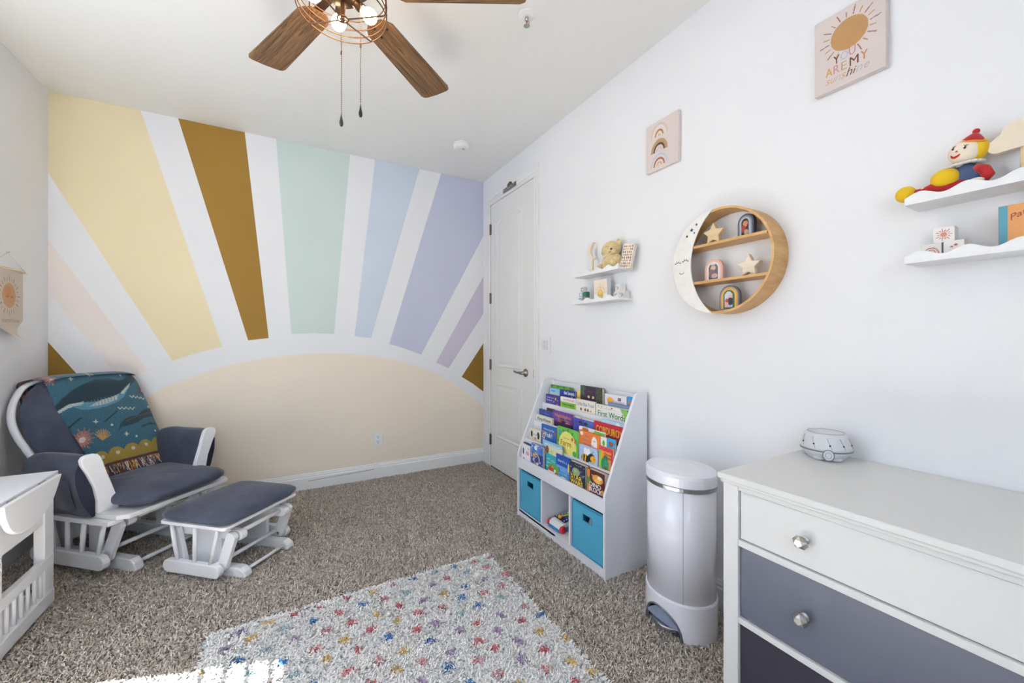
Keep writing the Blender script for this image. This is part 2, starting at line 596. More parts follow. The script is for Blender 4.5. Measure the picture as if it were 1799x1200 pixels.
def casing_bar(x0, x1, z0, z1, vert):
    if vert:
        return join(box(x0, x1, -0.012, 0, z0, z1), box(x0 + (0.0 if vert > 0 else 0.045), x1 - (0.045 if vert > 0 else 0.0), -0.019, -0.012, z0, z1), box(x0 + 0.03, x1 - 0.03, -0.016, -0.012, z0, z1))
    return join(box(x0, x1, -0.012, 0, z0, z1), box(x0, x1, -0.019, -0.012, z1 - 0.035, z1), box(x0, x1, -0.016, -0.012, z0 + 0.03, z1 - 0.03))
part('casing', casing_bar(-0.118, -0.022, 0, DH + 0.006, 1), TRIM, door, bevel=0.003)
part('casing', casing_bar(DW + 0.006, DW + 0.074, 0, DH + 0.006, -1), TRIM, door, bevel=0.003)
part('casing', casing_bar(-0.118, DW + 0.074, DH + 0.006, 2.547, 0), TRIM, door, bevel=0.003)
part('jamb_and_gap_shade', join(box(-0.022, -0.004, -0.006, 0, 0, DH + 0.008), box(-0.022, DW + 0.006, -0.0015, -0.0005, 0.0, 0.016)), mat('jamb_shadow_gap', '#3A3430', 0.8), door)  # dark strips: shade of the gaps beside and under the door, as colour
part('jamb_and_gap_shade', box(-0.022, -0.006, -0.010, -0.0005, 0, DH + 0.008), TRIM, door)
for z in (2.23, 1.583, 0.963, 0.262):
    part('hinge', join(lathe([(0.0065, -0.05), (0.0065, 0.05)], 10, (-0.004, -0.016, z)), box(-0.006, 0.012, -0.0105, -0.008, z - 0.048, z + 0.048)), DKNICK, door)
hx_, hz_ = 0.632, 0.93
kn = part('door_handle', join(
    xform(lathe([(0.0, 0.0), (0.033, 0.0), (0.033, 0.006), (0.026, 0.012), (0.014, 0.016), (0.012, 0.05), (0.0, 0.052)], 20), Matrix.Translation((hx_, -0.008, hz_)) @ Matrix.Rotation(R(90), 4, 'X')),
    tube([(hx_ + 0.012, -0.055, hz_), (hx_ - 0.02, -0.057, hz_ + 0.002), (hx_ - 0.06, -0.055, hz_ - 0.001), (hx_ - 0.10, -0.052, hz_ + 0.004), (hx_ - 0.112, -0.051, hz_ + 0.006)], [0.010, 0.0105, 0.0075, 0.0068, 0.0095], 10)), DKNICK, door, smooth=True)
part('latch_plate', box(DW - 0.002, DW + 0.006, -0.0095, -0.008, 0.90, 0.965), DKNICK, door)

# ---- window in the left wall (daylight comes through it)
win = thing('window_1', 'window', 'window', (XL, WY0, 0), 90)
del win['category']
del win['label']
win['kind'] = 'structure'
ww = WY1 - WY0
fr = 0.03
part('window_frame', join(box(0, fr, 0.02, 0.09, WZ0, WZ1), box(ww - fr, ww, 0.02, 0.09, WZ0, WZ1), box(fr, ww - fr, 0.02, 0.09, WZ0, WZ0 + fr), box(fr, ww - fr, 0.02, 0.09, WZ1 - fr, WZ1)), TRIM, win)
for k in range(1, 5):
    zz = WZ1 - fr - 0.118 * k
    part('glazing_bar', box(fr, ww - fr, 0.05, 0.066, zz - 0.017, zz + 0.017), TRIM, win)
part('window_sill', box(-0.04, ww + 0.04, -0.035, 0.10, WZ0 - 0.03, WZ0 + 0.004), TRIM, win, bevel=0.004)

added_win = thing('added_window_2', 'window', 'window', (VX1, YF, 0), 180)  # invented rear window, added to go with the fill lamp outside it
del added_win['category']
del added_win['label']
added_win['kind'] = 'structure'
ww = VX1 - VX0
part('window_frame', join(box(0, fr, 0.02, 0.09, VZ0, VZ1), box(ww - fr, ww, 0.02, 0.09, VZ0, VZ1), box(fr, ww - fr, 0.02, 0.09, VZ0, VZ0 + fr), box(fr, ww - fr, 0.02, 0.09, VZ1 - fr, VZ1), box(ww / 2 - 0.02, ww / 2 + 0.02, 0.03, 0.08, VZ0 + fr, VZ1 - fr)), TRIM, added_win)
part('window_sill', box(-0.04, ww + 0.04, -0.035, 0.10, VZ0 - 0.03, VZ0 + 0.004), TRIM, added_win, bevel=0.004)

# ---- carpet pile: single yarn tufts, far too many to count
def strands(name, xy, z0, length, width, cols, lean, parent=None, m=None, curl=0.4, rng=RNG):
    n = len(xy)
    az = rng.uniform(0, 2 * np.pi, n)
    L = length * rng.uniform(0.7, 1.25, n)
    ln = lean * rng.uniform(0.3, 1.3, n)
    wd = width * rng.uniform(0.7, 1.3, n)
    dx, dy = np.cos(az), np.sin(az)
    a2 = az + rng.uniform(-1.2, 1.2, n) * curl + np.pi / 2
    sx, sy = np.cos(a2) * wd / 2, np.sin(a2) * wd / 2
    b = np.stack([xy[:, 0], xy[:, 1], np.full(n, z0)], 1)
    mid = b + np.stack([dx * L * ln * 0.35, dy * L * ln * 0.35, L * np.sqrt(np.maximum(0.05, 1 - (ln * 0.5) ** 2)) * 0.6], 1)
    tip = mid + np.stack([dx * L * ln * 0.6, dy * L * ln * 0.6, L * np.maximum(0.06, 0.45 - ln * 0.3)], 1)
    s3 = np.stack([sx, sy, np.zeros(n)], 1)
    V = np.stack([b - s3, b + s3, mid - s3 * 1.15, mid + s3 * 1.15, tip - s3 * 0.5, tip + s3 * 0.5], 1).reshape(-1, 3)
    base = (np.arange(n) * 6)[:, None]
    F = np.concatenate([base + np.array([[0, 1, 3, 2]]), base + np.array([[2, 3, 5, 4]])], 1).reshape(-1, 4)
    me = bpy.data.meshes.new(name)
    me.vertices.add(len(V))
    me.vertices.foreach_set('co', V.astype(np.float32).ravel())
    me.loops.add(F.size)
    me.loops.foreach_set('vertex_index', F.astype(np.int32).ravel())
    me.polygons.add(len(F))
    me.polygons.foreach_set('loop_start', (np.arange(len(F)) * 4).astype(np.int32))
    me.polygons.foreach_set('loop_total', np.full(len(F), 4, np.int32))
    me.polygons.foreach_set('use_smooth', np.ones(len(F), bool))
    me.update()
    me.materials.append(m)
    set_col(me, np.repeat(cols, 6, 0))
    o = link(bpy.data.objects.new(name, me), parent)
    return o

YARN = mat_col('yarn', 0.95, 0.2, fibre=True)
area = (XR - XL - 0.06) * (YB - 0.05 - 0.2)
n = int(area * 46000)
xy = np.stack([RNG.uniform(XL + 0.02, XR - 0.02, n), RNG.uniform(0.2, YB - 0.02, n)], 1)
keep = ~((xy[:, 0] > -0.26) & (xy[:, 0] < 0.94) & (xy[:, 1] < 1.965))
keep &= ~((xy[:, 0] > 1.38) & (xy[:, 1] > 1.50) & (xy[:, 1] < 2.36))
keep &= ~((xy[:, 0] > 1.0) & (xy[:, 1] < 0.72))
keep &= ~((xy[:, 0] < -0.6) & (xy[:, 1] < 1.6))
xy = xy[keep]
n = len(xy)
pal = np.array([lin(h) for h in ('#A3978A', '#C0B3A5', '#D8CCC0', '#E8DFD6', '#87796B')])
cc = pal[RNG.choice(5, n, p=[0.22, 0.32, 0.24, 0.12, 0.10])] * RNG.uniform(0.95, 1.25, (n, 1))
pile = strands('carpet_pile', xy, 0.0, 0.017, 0.0042, np.clip(cc, 0, 1), 0.95, flo, m=YARN)
pile['label'] = 'grey brown shaggy cut pile carpet covering the floor'
pile['kind'] = 'stuff'

# ---- rug
RX0, RX1, RY0, RY1 = -0.275, 0.955, 0.12, 1.98
rug = thing('rug', 'cream shaggy rug scattered with small coloured dots', 'rug', (0, 0, 0))
rb = grid(lambda u, v: (RX0 + 0.008 + (RX1 - RX0 - 0.016) * u, RY0 + 0.008 + (RY1 - RY0 - 0.016) * v, 0.0), 1, 1)
part('rug_backing', box(RX0 + 0.006, RX1 - 0.006, RY0, RY1 - 0.006, 0.0005, 0.010), mat('rug_backing', '#F0ECE4', 0.95), rug)
n = int((RX1 - RX0) * (RY1 - 0.75) * 80000)
xy = np.stack([RNG.uniform(RX0, RX1, n), RNG.uniform(0.75, RY1, n)], 1)
n2 = int((RX1 - RX0) * (0.75 - RY0) * 15000)
xy = np.concatenate([xy, np.stack([RNG.uniform(RX0, RX1, n2), RNG.uniform(RY0, 0.75, n2)], 1)])
n = len(xy)
cc = np.tile(lin('#FAF8F4'), (n, 1)) * RNG.uniform(0.9, 1.04, (n, 1))
dots = [lin(h) for h in ('#C8626A', '#2E74B4', '#E0B662', '#A98BB4', '#9CBCC4', '#D08A8E')]
prev = -1
gx, gy = 0.102, 0.086
for j in range(int((RY1 - RY0) / gy) + 1):
    for i in range(int((RX1 - RX0) / gx) + 2):
        cx = RX0 + (i + (0.5 if j % 2 else 0.0)) * gx + random.uniform(-0.014, 0.014)
        cy = RY1 - 0.03 - j * gy + random.uniform(-0.012, 0.012)
        k = random.choice([q for q in (0, 0, 1, 2, 3, 4, 5) if q != prev])
        prev = k
        d = np.hypot(xy[:, 0] - cx, (xy[:, 1] - cy) * 1.05)
        cc[d < 0.0175] = dots[k] * random.uniform(0.9, 1.05)
rp = strands('rug_pile', xy, 0.009, 0.019, 0.0058, np.clip(cc, 0, 1), 1.2, rug, mat_col('rug_yarn', 0.9, 0.2, fibre=True))
rp['kind'] = 'stuff'

# ---- small fittings on walls and ceiling
t = thing('smoke_detector', 'round white smoke detector on the ceiling near the door', 'smoke detector', (1.195, 2.955, H))
part('base_ring', lathe([(0.062, 0), (0.068, -0.012), (0.060, -0.014)], 28), PLASTIC, t)
part('dome', lathe([(0.060, -0.010), (0.060, -0.028), (0.050, -0.038), (0.025, -0.041), (0, -0.041)], 28), PLASTIC, t, smooth=False)
part('test_button', lathe([(0.009, -0.040), (0.009, -0.0445), (0, -0.0445)], 14, (0.012, -0.015, 0)), mat('grey_plastic', '#B9B9BC', 0.4), t)

t = thing('sprinkler_head', 'small chrome fire sprinkler head on the ceiling beside the fan', 'sprinkler', (0.99, 1.625, H))
part('escutcheon', lathe([(0.040, 0), (0.038, -0.006), (0.022, -0.012), (0.018, -0.012)], 24), PLASTIC, t)
part('nozzle', join(lathe([(0.010, -0.010), (0.010, -0.025), (0.006, -0.028)], 12), tube([(-0.010, 0, -0.024), (-0.013, 0, -0.035), (-0.004, 0, -0.047)], 0.0025, 6), tube([(0.010, 0, -0.024), (0.013, 0, -0.035), (0.004, 0, -0.047)], 0.0025, 6)), NICKEL, t)
part('glass_bulb', lathe([(0.0028, -0.026), (0.0034, -0.036), (0.0028, -0.046)], 10), mat('red_glass_bulb', '#A03020', 0.15), t)
part('deflector', lathe([(0.004, -0.046), (0.015, -0.050), (0.015, -0.0515), (0, -0.0515)], 16), NICKEL, t)

t = thing('wall_outlet', 'white double power outlet low on the mural wall', 'outlet', (0.639, YB - 0.0012, 0.284))
part('cover_plate', prism(rounded(0, 0.074, 0, 0.115, 0.005), -0.006, 0, 'y'), PLASTIC, t, bevel=0.0015)
for z0 in (0.019, 0.062):
    s_ = part('socket', prism(rounded(0.020, 0.054, z0, z0 + 0.034, 0.012), -0.0078, -0.006, 'y'), PLASTIC, t)
    part('slot', join(box(0.028, 0.0305, -0.0082, -0.0078, z0 + 0.016, z0 + 0.026), box(0.0435, 0.046, -0.0082, -0.0078, z0 + 0.016, z0 + 0.026), shift(prism(arc(0, 0, 0.0035, 0, 360, 10)[:-1], -0.0082, -0.0078, 'y'), 0.037, 0, z0 + 0.009)), BLACK, s_)

t = thing('light_switch', 'white double rocker light switch beside the door', 'light switch', (XR - 0.0005, 2.538, 1.095), -90)
part('cover_plate', prism(rounded(0, 0.120, 0, 0.120, 0.004), -0.006, 0, 'y'), PLASTIC, t, bevel=0.0015)
for x0 in (0.016, 0.066):
    part('rocker', tx(box(x0, x0 + 0.036, -0.010, -0.006, 0.026, 0.094), lambda x, y, z: (x, y - (0.004 if z > 0.06 and y < -0.008 else 0), z)), mat('switch_white', '#E6E6E8', 0.3), t, bevel=0.001)

t = thing('door_sign', 'small dark metal street sign plate above the door', 'sign', (XR - 0.0200, 3.113, 2.481), -90)
sg = [(0, 0), (0.222, 0), (0.222, 0.036), (0.16, 0.036), (0.145, 0.058), (0.115, 0.068), (0.085, 0.058), (0.07, 0.036), (0, 0.036)]
part('plate', prism(sg, -0.004, 0, 'y'), mat('sign_black', '#2A2624', 0.5), t, bevel=0.001)
part('border', loopbar([(0.004, 0.003), (0.218, 0.003), (0.218, 0.033), (0.004, 0.033)], 0.0025, -0.0042, -0.0052), mat('sign_white', '#C9C6C2', 0.5), t)
lettering(t, 'BOURBON ST', 0.111, 0.009, 0.018, '#D8D6D2', -0.0046, 0.195)
part('emblem', shift(prism(arc(0, 0, 0.022, 0, 180, 10), -0.0056, -0.004, 'y'), 0.115, 0, 0.038), mat('sign_copper', '#7A5236', 0.4, 0.4), t)
# ================================================================== CEILING FAN
fan = thing('ceiling_fan', 'ceiling fan with rustic brown wooden blades and a caged light', 'ceiling fan', (0.17, 1.54, H))
part('canopy', lathe([(0.075, 0), (0.072, -0.03), (0.03, -0.055), (0.016, -0.06), (0.016, -0.11)], 28), BRONZE, fan, smooth=True)
part('motor_housing', lathe([(0.02, -0.10), (0.085, -0.115), (0.118, -0.15), (0.122, -0.22), (0.10, -0.262), (0.06, -0.27)], 32), BRONZE, fan, smooth=True)
BLADE = mat_wood('blade_walnut', '#33210F', '#87633F', (1.3, 26.0, 8.0), 0.6, 14, 3.2)
def blade_outline():
    w0, w1 = 0.060, 0.077
    pts = [(0.17, -0.03), (0.185, -0.046), (0.21, -w0)]
    pts += [(0.632, -w1), (0.650, -0.071), (0.657, -0.056), (0.661, 0.0), (0.657, 0.056), (0.650, 0.071), (0.632, w1)]
    return pts + [(0.21, w0), (0.185, 0.046), (0.17, 0.03)]
bvf = prism(blade_outline(), -0.0035, 0.0035, 'z')
bme = avf = None
for k, ang in enumerate((113.2, 41.2, -30.8, -102.8, -174.8)):
    Mx = Matrix.Rotation(R(ang), 4, 'Z') @ Matrix.Translation((0, 0, -0.285)) @ Matrix.Rotation(R(-6), 4, 'X')
    if bme is None:
        b = part('blade', bvf, BLADE, fan, bevel=0.0015)
        bme = b.data
    else:
        b = link(bpy.data.objects.new('blade', bme), fan)
    b.matrix_local = Mx
    part('blade_arm', join(xform(box(0.09, 0.21, -0.016, 0.016, -0.012, -0.006), Matrix.Translation((0, 0, 0.015))), xform(prism(arc(0.225, 0, 0.042, 0, 360, 20)[:-1], 0.0037, 0.009, 'z'), Matrix.Identity(4)),
         *[lathe([(0.005, -0.0065), (0.005, -0.0036)], 8, (0.215 + 0.028 * math.cos(q), 0.028 * math.sin(q), 0)) for q in (0.6, 2.6, 4.7)]), BRONZE, b)
part('switch_housing', lathe([(0.055, -0.262), (0.062, -0.28), (0.058, -0.315), (0.035, -0.335), (0.012, -0.34)], 28), BRONZE, fan, smooth=True)
# cage: stacked rings, straps and a bottom hub
WIRE = mat('cage_wire', '#5A4030', 0.35, 0.7)
cage = part('light_cage', join(*[tube([(r * math.cos(2 * math.pi * i / 48), r * math.sin(2 * math.pi * i / 48), z) for i in range(48)], 0.0022, 6, True) for r, z in ((0.150, -0.375), (0.150, -0.352), (0.150, -0.325), (0.148, -0.292))]), WIRE, fan, smooth=True)
for a in (39, 132, 219, -25):
    ca, sa = math.cos(R(a)), math.sin(R(a))
    part('cage_strap', tube([(r * ca, r * sa, z) for r, z in ((0.018, -0.398), (0.06, -0.392), (0.11, -0.384), (0.143, -0.379), (0.1515, -0.370), (0.1515, -0.33), (0.150, -0.285), (0.135, -0.272), (0.10, -0.268))], 0.0026, 6), WIRE, cage)
part('hub_ring', join(tube([(0.018 * math.cos(2 * math.pi * i / 24), 0.018 * math.sin(2 * math.pi * i / 24), -0.398) for i in range(24)], 0.0028, 6, True), lathe([(0.007, -0.34), (0.007, -0.396), (0.010, -0.400), (0.006, -0.408), (0, -0.409)], 12)), WIRE, cage, smooth=True)
BULB = mat('glowing_bulb', '#FFF4DC', 0.3, emit=('#FFD9A0', 45.0))
for a in (92, 2, 182, 272):
    Mx = Matrix.Rotation(R(a), 4, 'Z') @ Matrix.Translation((0.035, 0, -0.318)) @ Matrix.Rotation(R(118), 4, 'Y')
    s_ = part('lamp_socket', xform(lathe([(0.012, -0.01), (0.016, 0), (0.017, 0.03), (0.014, 0.034)], 14), Mx), BRONZE, fan, smooth=True)
    part('bulb', xform(lathe([(0.011, 0.032), (0.013, 0.040), (0.022, 0.052), (0.026, 0.066), (0.023, 0.080), (0.012, 0.090), (0, 0.093)], 16), Mx), BULB, s_, smooth=True)
for name, px, py, ztop, zend in (('a', -0.003, 0.012, -0.33, -0.735), ('b', 0.058, -0.018, -0.31, -0.700)):
    nb = int((ztop - zend) / 0.0075)
    ch = part('pull_chain', join(tube([(px, py, ztop), (px, py, zend)], 0.0007, 5), *[sphere((px, py, ztop - 0.0075 * i), 0.0019, 6, 4) for i in range(nb)], lathe([(0.003, 0.006), (0.003, -0.006)], 8, (px, py, (ztop + zend) / 2 + 0.02))), mat('chain_brass', '#6A5138', 0.35, 0.9), fan)
    part('pull_knob', lathe([(0.0015, 0.024), (0.003, 0.012), (0.0062, -0.004), (0.0068, -0.012), (0.0045, -0.020), (0, -0.022)], 12, (px, py, zend - 0.02)), mat('pull_black', '#1C1A19', 0.4), ch, smooth=True)
# ================================================================== GLIDER CHAIR  (local: x across, -y forwards)
gl = thing('glider_chair', 'white wooden glider armchair with navy suede cushions in the corner', 'armchair', (-0.846, 3.127, 0), 48)
def skid(x, y0, y1, h=0.07, w=0.045):
    pts = [(y0 + 0.012, 0), (y0, 0.016), (y0 + 0.008, h * 0.72), (y0 + 0.035, h), (y0 + 0.15, h), (y1 - 0.15, h), (y1 - 0.035, h), (y1 - 0.008, h * 0.72), (y1, 0.016), (y1 - 0.012, 0)]
    return prism(pts, x - w / 2, x + w / 2, 'x')
def stadium(y0, y1, z0, z1):
    r = (z1 - z0) / 2
    return arc(y1 - r, z0 + r, r, -90, 90, 8) + arc(y0 + r, z0 + r, r, 90, 270, 8)
def beam(p, q, w, t, axis='x'):
    """flat board between two points in the y-z plane, w wide in the plane, t thick along x; p=(x,y,z)"""
    d = Vector((q[1] - p[1], q[2] - p[2]))
    L = d.length
    u = d / L
    n_ = Vector((-u.y, u.x))
    r = w / 2
    out = []
    for a in range(-90, 91, 30):
        v = u * (r * math.cos(R(a)) * 0.6) + n_ * (-(r * math.sin(R(a))) * -1)
        out.append((q[1] + v.x, q[2] + v.y))
    for a in range(90, 271, 30):
        v = u * (r * math.cos(R(a)) * 0.6) + n_ * (r * math.sin(R(a)))
        out.append((p[1] + v.x, p[2] + v.y))
    return prism(out, p[0] - t / 2, p[0] + t / 2, 'x')
for s in (-1, 1):
    part('floor_runner', skid(s * 0.165, -0.39, 0.36), WHITE, gl, bevel=0.006)
    part('base_post', box(s * 0.165 - 0.011, s * 0.165 + 0.011, -0.13, -0.05, 0.068, 0.25), WHITE, gl, bevel=0.003)
    part('base_post', box(s * 0.165 - 0.011, s * 0.165 + 0.011, 0.10, 0.19, 0.068, 0.25), WHITE, gl, bevel=0.003)
    part('base_beam', prism(stadium(-0.345, 0.30, 0.235, 0.29), s * 0.165 - 0.02, s * 0.165 + 0.02, 'x'), WHITE, gl, bevel=0.004)
    part('swing_arm', beam((s * 0.213, -0.325, 0.262), (s * 0.213, -0.245, 0.085), 0.06, 0.024), WHITE, gl, bevel=0.003)
    part('swing_arm', beam((s * 0.213, 0.20, 0.262), (s * 0.213, 0.13, 0.085), 0.06, 0.024), WHITE, gl, bevel=0.003)
    part('side_rail', prism(stadium(-0.315, 0.20, 0.048, 0.122), s * 0.26 - 0.016, s * 0.26 + 0.016, 'x'), WHITE, gl, bevel=0.005)
    part('side_board', box(s * 0.265 - 0.035, s * 0.265 + 0.035, -0.385, 0.24, 0.288, 0.312), WHITE, gl, bevel=0.004)
    for yt, yb_ in ((-0.30, -0.255), (-0.165, -0.145), (-0.045, -0.05), (0.075, 0.045), (0.19, 0.14)):
        part('spindle', tube([(s * 0.26, yb_, 0.115), (s * 0.26, (yt + yb_) / 2, 0.20), (s * 0.26, yt, 0.292)], [0.0095, 0.0115, 0.0095], 10), WHITE, gl, smooth=True)
    # arm: shaped front board, fabric pad, board under the pad
    prof = []
    for z, xc, hw in ((0.334, 0.232, 0.046), (0.40, 0.238, 0.040), (0.47, 0.255, 0.036), (0.54, 0.280, 0.038), (0.59, 0.298, 0.043), (0.618, 0.305, 0.040), (0.632, 0.306, 0.030), (0.638, 0.306, 0.014)):
        prof.append((z, xc, hw))
    outl = [(s * (xc + hw), z) for z, xc, hw in prof] + [(s * (xc - hw), z) for z, xc, hw in reversed(prof)]
    part('arm_front', prism(outl, -0.285, -0.262, 'y'), WHITE, gl, bevel=0.006)
    part('arm_board', box(min(s * 0.265, s * 0.335), max(s * 0.265, s * 0.335), -0.262, 0.105, 0.565, 0.588), WHITE, gl, bevel=0.004)
    def armpad(u, v, s=s):
        # u around the section (outside bottom, over the top, inside), v along the arm
        sec = [(0.285, 0.318), (0.325, 0.40), (0.352, 0.50), (0.358, 0.57), (0.345, 0.612), (0.315, 0.630), (0.28, 0.626), (0.257, 0.60), (0.244, 0.50), (0.232, 0.41), (0.222, 0.345)]
        k = u * (len(sec) - 1)
        i = min(int(k), len(sec) - 2)
        f = k - i
        x = sec[i][0] * (1 - f) + sec[i + 1][0] * f
        z = sec[i][1] * (1 - f) + sec[i + 1][1] * f
        y = -0.262 + v * 0.335
        e = 1 - 0.05 * (abs(v - 0.5) * 2) ** 6
        return (s * (0.295 + (x - 0.295) * e + 0.003 * math.sin(9 * v + 12 * u)), y + (0.02 * math.sin(u * 3.14) if v > 0.9 else 0), 0.33 + (z - 0.33) * e)
    pad = part('arm_pad', join(grid(armpad, 30, 24), grid(lambda u, v: tuple(np.array(armpad(u, 0)) * (1 - v) + np.array(armpad(1 - u, 0)) * v), 30, 2), grid(lambda u, v: tuple(np.array(armpad(u, 1)) * (1 - v) + np.array(armpad(1 - u, 1)) * v), 30, 2)), SUEDE, gl, smooth=True)
    part('arm_pocket', grid(lambda u, v, s=s: (s * ((0.332 + 0.030 * math.sin(min(v, 1) * 1.5)) + 0.004 * math.sin(u * 9)), -0.235 + u * 0.27, 0.365 + v * 0.16), 12, 10), SUEDE, pad, smooth=True)
for y, z, r in ((-0.345, 0.035, 0.010), (0.31, 0.035, 0.010)):
    part('dowel', tube([(-0.165, y, z), (0.165, y, z)], r, 10), WHITE, gl, smooth=True)
part('dowel', tube([(-0.26, -0.235, 0.115), (0.26, -0.235, 0.115)], 0.011, 10), WHITE, gl, smooth=True)
part('dowel', tube([(-0.165, -0.30, 0.262), (0.165, -0.30, 0.262)], 0.013, 10), WHITE, gl, smooth=True)
part('back_brace', box(-0.165, 0.165, 0.13, 0.15, 0.10, 0.22), WHITE, gl, bevel=0.003)
part('seat_frame', prism([(-0.275, 0.22), (-0.275, -0.40), (-0.245, -0.44), (0.285, -0.44), (0.31, -0.40), (0.31, 0.22)][::-1], 0.312, 0.335, 'z'), WHITE, gl, bevel=0.004)
part('seat_cushion', cushion(-0.225, 0.278, -0.475, 0.06, 0.338, 0.425, 18, 7, 0.012, 0.003, 2), SUEDE, gl, smooth=True)
def back_y(z, off=0.0):
    return 0.05 + (z - 0.40) * 0.386 + off
# back frame: bent outline with a top rail
half = [(0.20, 0.33), (0.222, 0.45), (0.262, 0.58), (0.292, 0.68), (0.302, 0.76), (0.290, 0.83), (0.262, 0.89), (0.222, 0.94), (0.15, 0.968), (0.0, 0.975)]
loop = [(-x, z) for x, z in half] + [(x, z) for x, z in reversed(half[:-1])]
loop = spline(loop, 4)
part('back_frame', tube([(x, back_y(z, 0.085), z) for x, z in loop], 0.013, 8, rz=0.019), WHITE, gl, smooth=True)
for x in (-0.12, 0.0, 0.12):
    part('back_slat', tube([(x, back_y(0.33, 0.085), 0.33), (x, back_y(0.96, 0.085), 0.96)], 0.010, 8), WHITE, gl, smooth=True)
def bwidth(z):
    zs = [p[1] for p in half]
    xs = [p[0] for p in half]
    return float(np.interp(z, zs, xs))
def bcush(u, v, front):
    z = 0.395 + v * 0.575
    wz = bwidth(min(z, 0.93)) * 0.965 * (1 if v < 0.9 else math.sqrt(max(0, 1 - ((v - 0.9) / 0.1) ** 2 * 0.55)))
    a = (u * 2 - 1)
    x = wz * math.copysign(abs(a) ** 0.9, a)
    e = (1 - abs(a) ** 4) ** 0.5 * (1 - (abs(v * 2 - 1)) ** 8) ** 0.5
    th = 0.062 * e
    if front:
        tuft = -0.007 * math.exp(-((v - 0.45) / 0.03) ** 2) - 0.006 * math.exp(-((v - 0.72) / 0.03) ** 2) + 0.002 * math.sin(x * 40 + v * 25)
        return (x, back_y(z, 0.045) - th - tuft * e, z)
    return (x, back_y(z, 0.045) + 0.022 * e, z)
part('back_cushion', join(grid(lambda u, v: bcush(u, v, True), 30, 30), grid(lambda u, v: bcush(1 - u, v, False), 30, 30)), SUEDE, gl, smooth=True)

# ---- woven blanket over the chair back
def quad(s, t, c):
    (a, b, d, e) = [np.array(q, float) for q in c]
    return (a * (1 - s)[:, None] + b * s[:, None]) * (1 - t)[:, None] + (e * (1 - s)[:, None] + d * s[:, None]) * t[:, None]
NS, NT = 170, 250
bl = thing('throw_blanket', 'teal woven sea animal throw blanket draped over the armchair back', 'blanket', (-0.846, 3.127, 0), 48)
def drape(s, t):
    """t 0 (behind the back) .. 0.28 (top) .. 1 (bottom front hem)"""
    zf = 0.985
    if t < 0.25:
        k = t / 0.25
        z = 0.80 + (zf - 0.80) * k
        xl, xr = -0.235, 0.245
        y = back_y(min(z, 0.96), 0.118) + 0.004 * math.sin(s * 14)
        if k > 0.8:
            y -= 0.02 * ((k - 0.8) / 0.2) ** 2
    elif t < 0.33:
        k = (t - 0.25) / 0.08
        xl, xr = -0.235 + 0.055 * k, 0.245
        z = zf + 0.014 * math.sin(k * math.pi)
        y = back_y(0.96, 0.098) * (1 - k) + (back_y(0.96, -0.026)) * k
    else:
        k = (t - 0.33) / 0.67
        z = zf - k * 0.512
        xl = -0.18 + 0.02 * k + 0.115 * max(0, k - 0.25) ** 1.1
        xr = 0.245 + 0.065 * k
        e = (1 - abs(s * 2 - 1) ** 6) ** 0.5
        y = back_y(z, -0.026) + 0.010 * (1 - e) - 0.010 * math.sin(k * 2.6) + 0.003 * math.sin(s * 9 + k * 7)
        if z > 0.93:
            y += 0.02 * ((z - 0.93) / 0.055) ** 2
    x = xl + (xr - xl) * s
    z -= 0.020 * (abs(s * 2 - 1) ** 5) * (1 if t > 0.2 else 0.4)
    return (x, y, z)
vf = grid(drape, NS, NT)
cl = part('woven_cloth', vf, mat_col('woven_wool', 0.95, 0.3, weave=(260, 0.8)), bl, smooth=True)
S_, T_ = np.meshgrid(np.linspace(0, 1, NS + 1), np.linspace(0, 1, NT + 1))
S_, T_ = S_.ravel(), T_.ravel()
tf = np.clip((T_ - 0.31) / 0.69, 0, 1)
uv = quad(S_, tf, ((255, 175), (705, 118), (872, 545), (512, 632)))
P = Paint(uv[:, 0], uv[:, 1], '#366A83')
P.fill((np.sin(uv[:, 0] * 0.9 + 2 * np.sin(uv[:, 1] * 0.5)) * np.sin(uv[:, 1] * 1.1) > 0.45), '#467E98', 0.5)
P.poly([(318, 318), (345, 280), (385, 240), (430, 208), (490, 180), (560, 172), (615, 180), (650, 165), (672, 140), (690, 118), (722, 122), (712, 160), (688, 185), (655, 215), (640, 240), (600, 268), (540, 292), (460, 312), (400, 306), (350, 330)], '#143848')
P.poly([(400, 320), (440, 300), (520, 288), (590, 262), (640, 236), (662, 212), (640, 262), (610, 290), (560, 312), (500, 330), (440, 336)], '#5D9DBA')
P.poly([(320, 352), (322, 335), (380, 306), (442, 294), (440, 308), (380, 322)], '#C9D5D6')
P.poly([(466, 318), (520, 286), (580, 266), (612, 250), (606, 278), (560, 300), (500, 316)], '#C9D5D6')
P.poly([(620, 246), (650, 212), (676, 184), (664, 214), (636, 250)], '#C9D5D6')
for x in range(480, 610, 16):
    P.line((x, 322 - (x - 480) * 0.28), (x - 4, 290 - (x - 480) * 0.28), 3, '#6E8F9A')
P.line((345, 440), (430, 375), 9, '#143848')
P.line((540, 395), (600, 340), 8, '#143848')
P.poly([(605, 445), (612, 410), (630, 385), (660, 368), (700, 360), (728, 330), (775, 308), (800, 322), (792, 352), (760, 362), (730, 372), (700, 398), (655, 414), (622, 420)], '#173F4C')
P.line((640, 392), (770, 335), 2.5, '#8A4A34')
P.line((722, 418), (765, 398), 9, '#173F4C')
P.line((765, 398), (822, 390), 11, '#173F4C')
def star4(x, y, r):
    P.poly([(x, y - r), (x + r * .25, y - r * .25), (x + r, y), (x + r * .25, y + r * .25), (x, y + r), (x - r * .25, y + r * .25), (x - r, y), (x - r * .25, y - r * .25)], '#E9E4D8')
for x, y in ((378, 184), (498, 395), (642, 459)):
    star4(x, y, 14)
